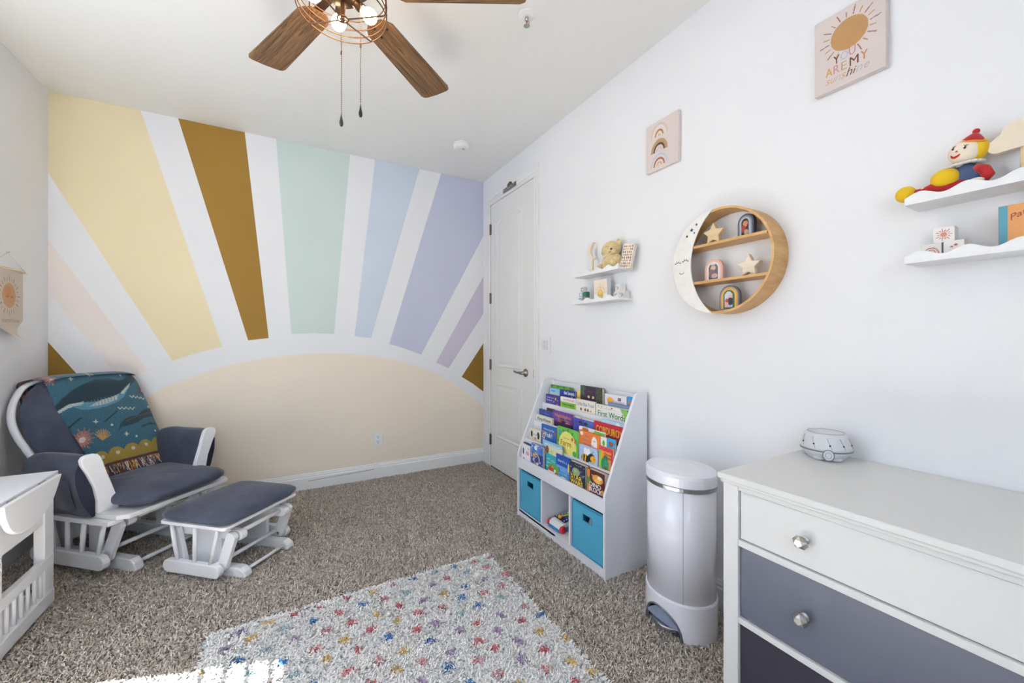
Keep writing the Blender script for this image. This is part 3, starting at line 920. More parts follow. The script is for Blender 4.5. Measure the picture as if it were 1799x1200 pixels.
for x, y in ((632, 150), (764, 302), (795, 434), (574, 412), (690, 470)):
    P.disc(x, y, 5.5, '#E9E4D8')
P.ring(465, 156, 6, 11, '#E9E4D8')
for x0, y0 in ((668, 256), (606, 320)):
    for i in range(4):
        P.line((x0 + i * 20, y0), (x0 + i * 20 + 10, y0 + 10), 3.5, '#E9E4D8')
        P.line((x0 + i * 20 + 10, y0 + 10), (x0 + i * 20 + 20, y0 - 2), 3.5, '#E9E4D8')
P.rays(742, 212, 8, 34, 16, 5, ['#6A1E22'])
P.disc(742, 212, 14, '#6A1E22')
P.disc(742, 212, 9, '#E5DCD4')
P.rays(441, 474, 12, 52, 26, 5, ['#C77A66', '#D59A84'])
P.disc(441, 474, 13, '#EDE3DC')
for a in range(-150, -20, 16):
    P.line((530, 488), (530 + 40 * math.cos(R(a)), 478 + 44 * math.sin(R(a))), 5, '#D0A24E')
P.rays(285, 182, 6, 30, 12, 6, ['#C98A86'])
P.disc(285, 186, 8, '#EDE3DC')
for x, y, hx in ((330, 140, '#A8502A'), (375, 138, '#B4582C'), (350, 128, '#3A2A22'), (405, 132, '#8A4426'), (520, 130, '#A8502A'), (560, 128, '#B05C30'), (595, 124, '#9A4A28'), (470, 120, '#A8502A')):
    P.disc(x, y, 24, hx, 9)
for i, x in enumerate((524, 597, 668, 738, 808, 872)):
    y = 588 - 0.262 * (x - 524)
    P.disc(x, y, 40, '#B79A3C', 46)
    P.poly([(x - 40, y), (x + 40, y - 20), (x + 48, y + 90), (x - 32, y + 90)], '#B79A3C')
for i, x in enumerate((534, 602, 673, 741, 815)):
    P.disc(x, 572 - 0.285 * (x - 534), 9, '#EDE6D6')
P.fill(tf > 0.968, '#6A3A3C')
P.fill((T_ < 0.30) & (np.sin(S_ * 40) * np.sin(T_ * 50) > 0.5), '#8A4A34')
set_col(cl.data, P.c)
fv, ff, fc = [], [], []
fp = [lin(h) for h in ('#9A3D3A', '#C49A44', '#2C5C74', '#1E2A38', '#C7B9A6', '#7A3C30', '#26303C')]
for i in range(340):
    s = i / 339
    p0 = Vector(drape(s, 0.998))
    L = random.uniform(0.05, 0.075)
    dx = random.uniform(-0.014, 0.014)
    q = [p0, p0 + Vector((dx * 0.6, -0.012 - random.uniform(0, 0.012), -L * 0.45)), p0 + Vector((dx * 1.6, -0.016 - random.uniform(0, 0.03), max(-L, 0.424 - p0.z)))]
    v, f = tube(q, 0.0021, 4)
    k = len(fv)
    fv += v
    ff += [tuple(a + k for a in g) for g in f]
    fc += [fp[random.randrange(7)]] * len(v)
fo = part('fringe', (fv, ff), mat_col('fringe_yarn', 0.95), bl)
set_col(fo.data, np.array(fc))
fo['kind'] = 'stuff'

# ================================================================== OTTOMAN
ot = thing('glider_ottoman', 'low white gliding footstool with navy suede cushion', 'ottoman', (-0.262, 2.672, 0), 48)
for s in (-1, 1):
    part('floor_runner', skid(s * 0.14, -0.25, 0.21, 0.055, 0.045), WHITE, ot, bevel=0.006)
    part('base_post', box(s * 0.14 - 0.010, s * 0.14 + 0.010, -0.09, 0.07, 0.053, 0.205), WHITE, ot, bevel=0.003)
    part('base_beam', prism(stadium(-0.225, 0.20, 0.19, 0.24), s * 0.14 - 0.018, s * 0.14 + 0.018, 'x'), WHITE, ot, bevel=0.004)
    for s2, yt, yb_ in ((-1, -0.19, -0.135), (1, 0.165, 0.12)):
        a_ = part('swing_arm', beam((s * 0.178, yt, 0.225), (s * 0.178, yb_, 0.07), 0.055, 0.024), WHITE, ot, bevel=0.003)
        part('bolt', join(xform(lathe([(0.008, 0), (0.008, 0.003), (0, 0.0035)], 12), Matrix.Translation((s * 0.178 - s * 0.012, yt, 0.225)) @ Matrix.Rotation(R(-90 * s), 4, 'Y')), xform(lathe([(0.008, 0), (0.008, 0.003), (0, 0.0035)], 12), Matrix.Translation((s * 0.178 - s * 0.012, yb_, 0.07)) @ Matrix.Rotation(R(-90 * s), 4, 'Y'))), DKNICK, a_)
    part('side_rail', prism(stadium(-0.165, 0.185, 0.030, 0.092), s * 0.215 - 0.015, s * 0.215 + 0.015, 'x'), WHITE, ot, bevel=0.005)
    for yt, yb_ in ((-0.145, -0.095), (-0.005, 0.0), (0.145, 0.105)):
        part('spindle', tube([(s * 0.215, yb_, 0.085), (s * 0.215, (yt + yb_) / 2, 0.17), (s * 0.215, yt, 0.272)], [0.0085, 0.0105, 0.0085], 10), WHITE, ot, smooth=True)
for y in (-0.215, 0.18):
    part('dowel', tube([(-0.14, y, 0.03), (0.14, y, 0.03)], 0.009, 10), WHITE, ot, smooth=True)
part('dowel', tube([(-0.215, -0.12, 0.085), (0.215, -0.12, 0.085)], 0.010, 10), WHITE, ot, smooth=True)
part('dowel', tube([(-0.14, -0.185, 0.222), (0.14, -0.185, 0.222)], 0.011, 10), WHITE, ot, smooth=True)
part('seat_board', prism(rounded(-0.235, 0.238, -0.205, 0.20, 0.02), 0.270, 0.286, 'z'), WHITE, ot, bevel=0.003)
part('cushion', cushion(-0.245, 0.250, -0.218, 0.208, 0.282, 0.343, 18, 9, 0.006, 0.0012, 5), SUEDE, ot, smooth=True)

# ================================================================== WHITE DROP-LEAF SIDE TABLE by the left wall
ct = thing('drop_leaf_table', 'white wooden side table with a rounded drop leaf and slatted rack', 'side table', (XL + 0.02, 2.605, 0), 0)
D = 0.352          # depth out from the wall; length runs towards the camera (-y)
LN = 0.47
part('table_top', box(-0.01, D + 0.012, -LN, 0, 0.585, 0.603), WHITE, ct, bevel=0.003)
for y0 in (-0.085, -LN + 0.01):
    part('side_panel', box(0.0, 0.045, y0, y0 + 0.07, 0.0, 0.585), WHITE, ct, bevel=0.002)
    part('side_panel', box(D - 0.035, D, y0 - 0.0 if y0 > -0.2 else y0, y0 + 0.075, 0.0, 0.585), WHITE, ct, bevel=0.002)
    part('end_rail', box(0.045, D - 0.035, y0 + 0.045, y0 + 0.062, 0.39, 0.585), WHITE, ct)
    part('end_rail', box(0.045, D - 0.035, y0 + 0.045, y0 + 0.062, 0.02, 0.08), WHITE, ct)
part('apron', box(D - 0.022, D - 0.006, -LN + 0.05, -0.085, 0.392, 0.585), WHITE, ct)
part('apron', box(0.006, 0.022, -LN + 0.05, -0.085, 0.392, 0.585), WHITE, ct)
part('shelf_board', box(0.01, D - 0.02, -LN + 0.02, -0.02, 0.060, 0.076), WHITE, ct)
for k in range(2):
    y0 = -0.20 - k * 0.125
    part('back_slat', box(0.008, 0.024, y0 - 0.08, y0, 0.06, 0.40), WHITE, ct)
part('rack_rail', box(D - 0.020, D + 0.004, -LN + 0.03, -0.02, 0.195, 0.238), WHITE, ct, bevel=0.002)
part('rack_rail', box(D - 0.020, D + 0.005, -LN + 0.02, -0.015, 0.022, 0.080), WHITE, ct, bevel=0.002)
for k in range(7):
    yk = -0.094 - k * 0.0476
    part('rack_spindle', tube([(D - 0.011, yk, 0.076), (D - 0.011, yk, 0.20)], 0.0065, 8), WHITE, ct, smooth=True)
leaf = [(-0.030, 0.597), (-0.110, 0.510), (-0.190, 0.476), (-0.265, 0.457), (-0.355, 0.464), (-0.413, 0.496), (-0.447, 0.553), (-0.452, 0.597)]
lf = spline(leaf, 5)
lm = prism(lf, 0, 0.018, 'x')
part('drop_leaf', tx(lm, lambda x, y, z: (D + 0.016 + x + (0.597 - z) * 0.02, y, z - 0.004)), WHITE, ct, bevel=0.003)
part('leaf_hinge', join(tube([(D + 0.014, -0.12, 0.592), (D + 0.014, -0.17, 0.592)], 0.004, 8), tube([(D + 0.014, -0.34, 0.592), (D + 0.014, -0.39, 0.592)], 0.004, 8)), NICKEL, ct)
# ================================================================== BOOKCASE (local x along the wall towards the camera, +y into the wall)
BX, BY = 1.362, 2.362
bc = thing('sling_bookcase', 'white tiered children bookcase with sloping sides beside the door', 'bookcase', (BX, BY, 0), -90)
BW, BD, BH = 0.866, 0.293, 0.922
side = [(0, 0), (BD, 0), (BD, BH), (0.225, BH), (0.212, 0.912), (0.160, 0.800), (0.018, 0.470), (0.0, 0.425)]
for x0 in (0, BW - 0.016):
    part('side_panel', prism(side, x0, x0 + 0.016, 'x'), LAMIN, bc, bevel=0.002)
xi0, xi1 = 0.016, BW - 0.016
part('back_panel', box(xi0, xi1, BD - 0.012, BD - 0.002, 0.04, 0.905), LAMIN, bc)
part('plinth', box(xi0, xi1, 0.006, 0.020, 0.0, 0.052), LAMIN, bc)
part('bottom_board', box(xi0, xi1, 0.006, BD - 0.012, 0.040, 0.055), LAMIN, bc)
part('cubby_top', box(xi0, xi1, 0.010, BD - 0.012, 0.330, 0.346), LAMIN, bc)
for x0 in (0.282, 0.566):
    part('divider', box(x0, x0 + 0.016, 0.006, BD - 0.012, 0.055, 0.330), LAMIN, bc)
TIERS = [(0.0, 0.335, 0.406, 0.348), (0.053, 0.435, 0.528, 0.462), (0.125, 0.565, 0.645, 0.580), (0.197, 0.685, 0.758, 0.695)]
for k, (y, z0, z1, fl) in enumerate(TIERS):
    part('tier_lip', box(xi0, xi1, y, y + 0.012, z0, z1), LAMIN, bc, bevel=0.0015)
    y2 = TIERS[k + 1][0] if k < 3 else BD - 0.012
    part('tier_floor', box(xi0, xi1, y + 0.012, y2 + 0.006, fl - 0.010, fl), LAMIN, bc)
part('cam_screw', lathe([(0.006, 0), (0.006, 0.003), (0, 0.003)], 12, (0.32, 0.05, 0.327)), BLACK, bc)

# ---- storage bins
BIN = mat('blue_felt', '#4EA5C6', 0.9, var=(60, 0.05), bump=(300, 0.2, 0.001))
BIN2 = mat('blue_felt_edge', '#3A8FB4', 0.9, var=(60, 0.05))
for x0, x1, lab in ((0.022, 0.278, 'blue fabric storage bin in the cubby next to the door'), (0.590, 0.846, 'blue fabric storage bin in the cubby nearest the trash can')):
    b = thing('storage_bin', lab, 'storage bin', (BX + 0.012, BY - x0, 0.0555), -90, 'blue bins in the bookcase')
    w, hh, dd = x1 - x0, 0.262, 0.255
    hx0, hx1, hz0, hz1 = w / 2 - 0.035, w / 2 + 0.035, 0.178, 0.214
    part('front_panel', join(box(0, hx0, 0, 0.006, 0, hh), box(hx1, w, 0, 0.006, 0, hh), box(hx0, hx1, 0, 0.006, 0, hz0), box(hx0, hx1, 0, 0.006, hz1, hh)), BIN, b)
    part('body', join(box(0, 0.006, 0.006, dd, 0, hh), box(w - 0.006, w, 0.006, dd, 0, hh), box(0.006, w - 0.006, dd - 0.006, dd, 0, hh), box(0.006, w - 0.006, 0.006, dd - 0.006, 0, 0.006)), BIN, b)
    part('seam_binding', loopbar([(0.001, 0.001), (w - 0.001, 0.001), (w - 0.001, hh - 0.001), (0.001, hh - 0.001)], 0.009, -0.0004, -0.0022), BIN2, b)
    part('handle_grommet', loopbar([(hx1 + 0.003, hz0 - 0.003), (hx0 - 0.003, hz0 - 0.003), (hx0 - 0.003, hz1 + 0.003), (hx1 + 0.003, hz1 + 0.003)][::-1], 0.004, -0.0003, -0.002), BIN2, b)
pt = thing('white_toy', 'white rounded toy seen through the handle hole of the bin nearest the trash can', 'toy', (BX + 0.085, BY - 0.725, 0.063), -90)
part('toy_body', cushion(-0.055, 0.055, -0.045, 0.06, 0, 0.19, 12, 4), mat('soft_white', '#D8D4D6', 0.7), pt, smooth=True)

# ---- toy xylophone in the middle cubby
xy_ = thing('toy_xylophone', 'toy xylophone with red wheels and yellow mallet in the open cubby', 'toy', (BX + 0.030, BY - 0.322, 0.056), -90)
tw, tl = 0.135, 0.20
sidep = [(0.0, 0.014), (0.006, 0.036), (0.025, 0.048), (tl, 0.066), (tl, 0.020), (0.03, 0.006), (0.008, 0.006)]
part('frame', prism([(y, z) for y, z in sidep], 0.012, tw - 0.012, 'x'), mat('toy_white', '#EDEDEA', 0.3), xy_, bevel=0.004)
part('base', prism([(-0.003, 0.004), (-0.003, 0.020), (0.03, 0.026), (tl, 0.040), (tl, 0.012), (0.03, 0.001)], 0.008, tw - 0.008, 'x'), mat('toy_blue', '#2B7FB4', 0.3), xy_, bevel=0.003)
for x0 in (-0.004, tw - 0.014):
    for yy in (0.018, tl - 0.02):
        part('wheel', xform(lathe([(0, 0), (0.018, 0), (0.0215, 0.004), (0.0215, 0.014), (0.016, 0.018), (0, 0.018)], 20), Matrix.Translation((x0, yy, 0.0215)) @ Matrix.Rotation(R(90), 4, 'Y')), mat('toy_red', '#C81E26', 0.3), xy_, smooth=False)
for i, hx in enumerate(('#1B2152', '#23308C', '#2A58B8', '#2E9A66', '#7CBF3A', '#E2C22E', '#E08A2C', '#C8302C')):
    y0 = 0.040 + i * 0.0195
    z0 = 0.051 + (y0 - 0.025) * 0.103
    k_ = part('key', tx(box(0.016 + i * 0.003, tw - 0.016 - i * 0.003, y0, y0 + 0.016, 0, 0.005), lambda x, y, z, z0=z0, y0=y0: (x, y, z + z0 + (y - y0) * 0.103)), mat('key_' + hx, hx, 0.25), xy_, bevel=0.001)
    part('pin', join(*[sphere((x, y0 + 0.008, z0 + 0.0065), 0.0042, 8, 5) for x in (0.028 + i * 0.003, tw - 0.028 - i * 0.003)]), mat('toy_white', '#EDEDEA', 0.3), k_)
part('mallet', join(tube([(0.062, 0.055, 0.069), (0.095, 0.125, 0.080), (0.115, 0.185, 0.088)], 0.0042, 8), sphere((0.060, 0.050, 0.0665), 0.0125, 12, 8)), mat('toy_yellow', '#F0B71E', 0.3), xy_, smooth=True)

# ---- picture books: name, front plane x, y right, y left, top z, tier, thickness, cover colour, label, art, titles
def art_none(p, w, h):
    pass
def spots(cols, n, r, seed):
    def f(p, w, h):
        rr = random.Random(seed)
        for _ in range(n):
            p.disc(rr.uniform(0, w), rr.uniform(0, h), rr.uniform(r * 0.5, r), rr.choice(cols))
    return f
def a_green(p, w, h):
    p.fill(p.Z > h - 0.02, '#5FA03C')
    p.fill((np.sin(p.X * 90) > 0.4) & (p.Z > h - 0.012), '#3F7A2C')
def a_land(p, w, h):
    p.rect(0, w, h - 0.040, h - 0.028, '#C7D7DA')
    p.rect(0, w, 0, h - 0.040, '#CFC79A')
    p.rect(0.02, 0.06, h - 0.020, h - 0.013, '#4F86C4')
def a_cat(p, w, h):
    for i in range(8):
        p.line((0.01 + i * 0.006, h), (0.0 + i * 0.008, h - 0.10), 0.003, ('#4E8A62', '#2E5A44')[i % 2])
        p.line((w - 0.05 + i * 0.006, h), (w - 0.045 + i * 0.007, 0), 0.003, ('#6E7A4C', '#3A4A30')[i % 2])
    p.poly([(0.045, 0), (0.04, h - 0.05), (0.055, h - 0.022), (0.075, h - 0.040), (0.105, h - 0.042), (0.13, h - 0.025), (0.145, h - 0.05), (0.15, 0)], '#3A2350')
    p.poly([(0.06, h - 0.06), (0.085, h - 0.046), (0.11, h - 0.046), (0.135, h - 0.06), (0.13, h - 0.13), (0.065, h - 0.13)], '#2A2038')
    p.line((0.075, h - 0.05), (0.115, h - 0.05), 0.004, '#8A2E68')
    for x in (0.080, 0.120):
        p.disc(x, h - 0.105, 0.010, '#F0CF78', 0.013)
        p.disc(x, h - 0.105, 0.004, '#8A6A20')
def a_sun(p, w, h):
    p.rays(0.045, h - 0.045, 0.022, 0.032, 16, 0.003, ['#E8A22C'])
    p.disc(0.045, h - 0.045, 0.021, '#EFA92E')
    p.rect(0.105, 0.128, h - 0.040, h - 0.016, '#7E5E6A')
    p.rect(0.0, w, 0, h - 0.082, '#8FA6C0')
def a_blue7(p, w, h):
    p.disc(0.02, h - 0.032, 0.012, '#D0703A')
    p.disc(0.048, h - 0.045, 0.012, '#9AC23A')
def a_navy(p, w, h):
    p.disc(0.115, h - 0.030, 0.008, '#F0D24A', 0.012)
    p.disc(0.14, h - 0.042, 0.006, '#E8A0A0')
    p.disc(0.095, h - 0.058, 0.005, '#F0F0E0')
    p.disc(0.135, h - 0.078, 0.010, '#D04A5A')
    p.rect(0.02, 0.07, h - 0.078, h - 0.072, '#C0405A')
def a_dino(p, w, h):
    p.rect(0, w, 0, h - 0.035, '#86C440')
    for i in range(7):
        p.line((0.02 + i * 0.018, h - 0.046 - 0.003 * (i % 3)), (0.03 + i * 0.018, h - 0.072), 0.004, '#2E4A28')
def a_truck(p, w, h):
    for x in (0.05, 0.09, 0.115):
        p.disc(x, h - 0.078, 0.009, '#5A3A2A', 0.012)
    p.disc(0.14, h - 0.082, 0.008, '#C09A6A')
def a_words(p, w, h):
    p.poly([(w - 0.065, h), (w, h), (w, h - 0.11), (w - 0.012, h - 0.11)], '#2E9A5C')
    for i in range(4):
        p.line((w - 0.055 + i * 0.012, h - 0.006), (w - 0.022 + i * 0.006, h - 0.085), 0.006, '#A9D25A')
    for x, c_ in ((0.02, '#6AA0D0'), (0.045, '#D0A040'), (0.13, '#C03048'), (0.09, '#D0D4C4')):
        p.disc(x, h - 0.016, 0.006, c_)
    for i in range(14):
        p.disc(0.012 + i * 0.011, h - 0.030, 0.0022, ('#D04A4A', '#4A8AC0', '#E0A83C')[i % 3])
    p.rect(0, w, 0, h - 0.115, '#D9CE8A')
    p.rect(w - 0.05, w, h - 0.125, h - 0.115, '#E0A83C')
def a_purple(p, w, h):
    p.disc(w * 0.5, h - 0.085, 0.035, '#2A1A2A', 0.022)
    p.disc(w * 0.35, h - 0.10, 0.022, '#C0562E', 0.014)
    p.disc(w * 0.75, h - 0.105, 0.026, '#E08A3A', 0.014)
    p.rect(0, w, 0, h - 0.108, '#3A1E4A')
def a_indigo(p, w, h):
    p.fill(p.X > w * 0.55, '#5A8AD4', 0.6)
    for x in (0.065, 0.115):
        p.disc(x, h - 0.035, 0.016, '#20202A')
        p.disc(x, h - 0.046, 0.012, '#6A4A3A')
def a_cord(p, w, h):
    p.rect(w * 0.38, w * 0.75, 0, h - 0.075, '#A82030')
    p.disc(w * 0.5, h - 0.095, 0.018, '#6A7A2E', 0.012)
    p.disc(w * 0.72, h - 0.10, 0.02, '#7A4A28')
def a_kiss(p, w, h):
    p.rect(0, w, h - 0.004, h, '#7AB89A')
    p.disc(0.075, h - 0.055, 0.012, '#C9B68A', 0.010)
def a_white21(p, w, h):
    p.disc(0.055, h - 0.010, 0.028, '#C07A4A', 0.012)
    p.rect(w * 0.62, w, h - 0.060, h - 0.004, '#6FB03C')
    p.poly([(0.07, h - 0.03), (0.13, h - 0.012), (0.13, h - 0.02), (0.09, h - 0.04)], '#B03038')
def a_orange(p, w, h):
    p.disc(0.022, h - 0.016, 0.013, '#F2EEEA', 0.010)
    p.disc(w - 0.045, h - 0.045, 0.022, '#F2EEEA', 0.028)
    p.rect(w - 0.068, w - 0.022, h - 0.072, h - 0.045, '#F2EEEA')
    p.disc(w - 0.050, h - 0.040, 0.0032, '#222222')
    p.disc(w - 0.040, h - 0.040, 0.0032, '#222222')
    p.disc(w - 0.04, h - 0.105, 0.016, '#F2EEEA', 0.010)
    p.disc(0.035, h - 0.110, 0.010, '#C23A2A')
def a_sm23(p, w, h):
    p.disc(0.024, h - 0.04, 0.010, '#6FB03C', 0.022)
def a_sm24(p, w, h):
    p.disc(0.028, h - 0.036, 0.016, '#8A3A2A')
    p.disc(0.028, h - 0.036, 0.010, '#C05A3A')
    p.disc(0.066, h - 0.046, 0.015, '#D8A26A')
def a_cow(p, w, h):
    p.disc(0.035, h - 0.045, 0.013, '#1A1A1C', 0.026)
    p.disc(0.115, h - 0.045, 0.015, '#1A1A1C', 0.03)
    p.disc(0.075, h - 0.05, 0.030, '#F2EEE2', 0.032)
    p.disc(0.062, h - 0.045, 0.005, '#1A1A1C')
    p.disc(0.090, h - 0.045, 0.005, '#1A1A1C')
    p.disc(0.078, h - 0.075, 0.018, '#E0A0A0', 0.010)
def a_fish(p, w, h):
    for i in range(5):
        p.line((0.012, h - 0.045 - i * 0.012), (0.038, h - 0.049 - i * 0.012), 0.006, ('#F0A060', '#F2E2C2')[i % 2])
    p.line((w - 0.045, h - 0.135), (w - 0.018, h - 0.095), 0.010, '#E87838')
    p.line((w - 0.030, h - 0.115), (w - 0.018, h - 0.095), 0.007, '#F0C050')
    for i in range(16):
        p.disc(0.03 + (i * 37 % 100) / 100 * (w - 0.05), h - 0.105 - (i * 53 % 40) / 1000, 0.003, '#9AC0E8')
    p.disc(w - 0.012, h - 0.04, 0.008, '#B04A3A', 0.012)
def a_farm(p, w, h):
    p.disc(w * 0.5, h - 0.105, w * 0.42, '#E9E07C', 0.088)
    p.rect(0, w, 0, 0.03, '#9CCB58')
    for i in range(12):
        a = R(170 - i * 14)
        p.disc(w * 0.5 + w * 0.46 * math.cos(a), h - 0.10 + 0.090 * math.sin(a), 0.010, ('#3E8A3A', '#5AA848')[i % 2])
    p.disc(w * 0.74, h - 0.055, 0.010, '#D0503A')
    p.disc(w * 0.88, h - 0.065, 0.009, '#D0503A')
    p.disc(w - 0.030, h - 0.135, 0.018, '#3E9A4A')
    p.rect(w * 0.36, w * 0.48, 0.025, 0.05, '#B5542E')
    p.disc(0.028, h - 0.03, 0.014, '#4A90C0')
def a_bee(p, w, h):
    spots(['#D8E0F0', '#93B0D8'], 60, 0.005, 3)(p, w, h)
    p.disc(0.055, h - 0.045, 0.016, '#F4F4F2', 0.030)
    p.disc(0.080, h - 0.045, 0.015, '#F4F4F2', 0.030)
    p.disc(0.055, h - 0.105, 0.036, '#1C1A1A', 0.034)
    for x in (0.034, 0.056):
        p.line((x, h - 0.075), (x - 0.004, h - 0.14), 0.010, '#F0B428')
    p.disc(0.105, h - 0.085, 0.030, '#1C1A1A', 0.036)
    p.disc(0.118, h - 0.092, 0.022, '#F0B428', 0.028)
    p.disc(0.128, h - 0.088, 0.004, '#1C1A1A')
    p.line((0.108, h - 0.05), (0.118, h - 0.028), 0.003, '#1C1A1A')
def a_chicka(p, w, h):
    p.rect(0, w, h - 0.026, h, '#C8284E')
    for i in range(10):
        p.disc(0.01 + i * 0.0145, h - 0.010 - 0.008 * (i % 2), 0.003, '#F0A0B0')
    p.rect(0, 0.016, 0, h - 0.026, '#8CC860')
    p.rect(w - 0.014, w, 0, h, '#C8284E')
    p.disc(0.045, h - 0.115, 0.030, '#2E8A5A', 0.045)
    p.disc(0.050, h - 0.078, 0.016, '#2E8A5A', 0.026)
    p.rect(0.04, 0.056, 0, h - 0.13, '#8A4A2A')
    p.rect(0.0, w - 0.014, 0, 0.020, '#3AA05A')
def a_kitty(p, w, h):
    p.disc(0.022, h - 0.045, 0.009, '#4A3A34', 0.022)
    p.disc(0.075, h - 0.050, 0.020, '#E0A0B8', 0.014)
    p.disc(0.03, h - 0.100, 0.014, '#6A6A70', 0.014)
    p.disc(0.085, h - 0.105, 0.012, '#B0785A', 0.010)
    p.disc(0.085, h - 0.02, 0.012, '#D0C0D0', 0.006)
def a_deer(p, w, h):
    p.fill(p.Z > h - 0.075, '#5E92D8', 0.7)
    spots(['#C8DCF4', '#7FA8E0', '#2A4A9A'], 40, 0.010, 9)(p, w, h)
    p.disc(0.055, h - 0.03, 0.018, '#E8EEF4', 0.020)
    p.ring(0.062, h - 0.125, 0.026, 0.037, '#E2AE3C', 1.3)
    p.rect(0.02, 0.045, h - 0.105, h - 0.082, '#E2AE3C')
    p.disc(0.065, h - 0.140, 0.024, '#1E3A8C', 0.03)
    p.disc(0.072, h - 0.165, 0.012, '#F0E6C8')
def a_wild(p, w, h):
    p.fill(p.Z < h - 0.045, '#C8DCC8', 0.7)
    for i in range(6):
        p.disc(0.03 + i * 0.03, h - 0.05, 0.012, ('#8CB0C8', '#E0D0A0')[i % 2])
def a_animals(p, w, h):
    p.disc(0.015, h - 0.03, 0.016, '#8A4A2C', 0.026)
    p.disc(0.06, h - 0.04, 0.022, '#B8D08A', 0.016)
    p.disc(0.12, h - 0.035, 0.018, '#E0B080', 0.012)
def a_smfarm(p, w, h):
    p.rect(0, w, 0, 0.030, '#F0EDE6')
    p.disc(0.03, h - 0.045, 0.024, '#C8283A', 0.026)
    p.disc(0.045, h - 0.018, 0.010, '#E0C040')
    p.disc(0.085, h - 0.075, 0.020, '#C8283A', 0.016)
    p.disc(0.07, h - 0.05, 0.008, '#F0EDE6', 0.016)
def a_theres(p, w, h):
    p.rect(0, w, 0, h - 0.062, '#6F9FE0')
    p.rect(w - 0.022, w, h - 0.080, h - 0.035, '#F0D040')
def a_bus(p, w, h):
    p.disc(0.05, h - 0.055, 0.026, '#E8DCCB', 0.018)
    p.disc(0.066, h - 0.002, 0.022, '#D0A070', 0.010)
    p.rect(0.01, 0.06, h - 0.008, h, '#5A84CC')
def a_space(p, w, h):
    spots(['#3A4A78', '#C8CCD8', '#24305A'], 46, 0.005, 5)(p, w, h)
    p.disc(w * 0.45, h - 0.070, 0.032, '#8FA67A')
    p.disc(w * 0.40, h - 0.062, 0.012, '#A9BC92')
    p.line((w * 0.10, h - 0.090), (w * 0.80, h - 0.052), 0.004, '#B0A284')
    p.rect(w * 0.74, w * 0.96, h - 0.095, h - 0.080, '#3E7A92')
def a_dinob(p, w, h):
    p.fill(p.X < 0.020, '#D8843A')
    p.disc(0.01, h - 0.095, 0.016, '#4A8A3A', 0.03)
    p.disc(w * 0.62, h - 0.060, 0.040, '#E09A3C', 0.034)
    p.disc(w * 0.62, h - 0.075, 0.022, '#F0B858', 0.02)
    p.disc(w * 0.74, h - 0.045, 0.018, '#F2EEE6', 0.013)
    p.disc(w * 0.30, h - 0.04, 0.004, '#F2EEE6')
    p.line((0.02, h - 0.168), (w * 0.85, h - 0.168), 0.002, '#C8A090')
    p.disc(w - 0.010, h - 0.15, 0.012, '#C8923A', 0.02)
def sq(art, k):
    def f(p, w, h):
        Z = p.Z
        p.Z = h - (h - Z) * k
        art(p, w, h)
        p.Z = Z
    return f
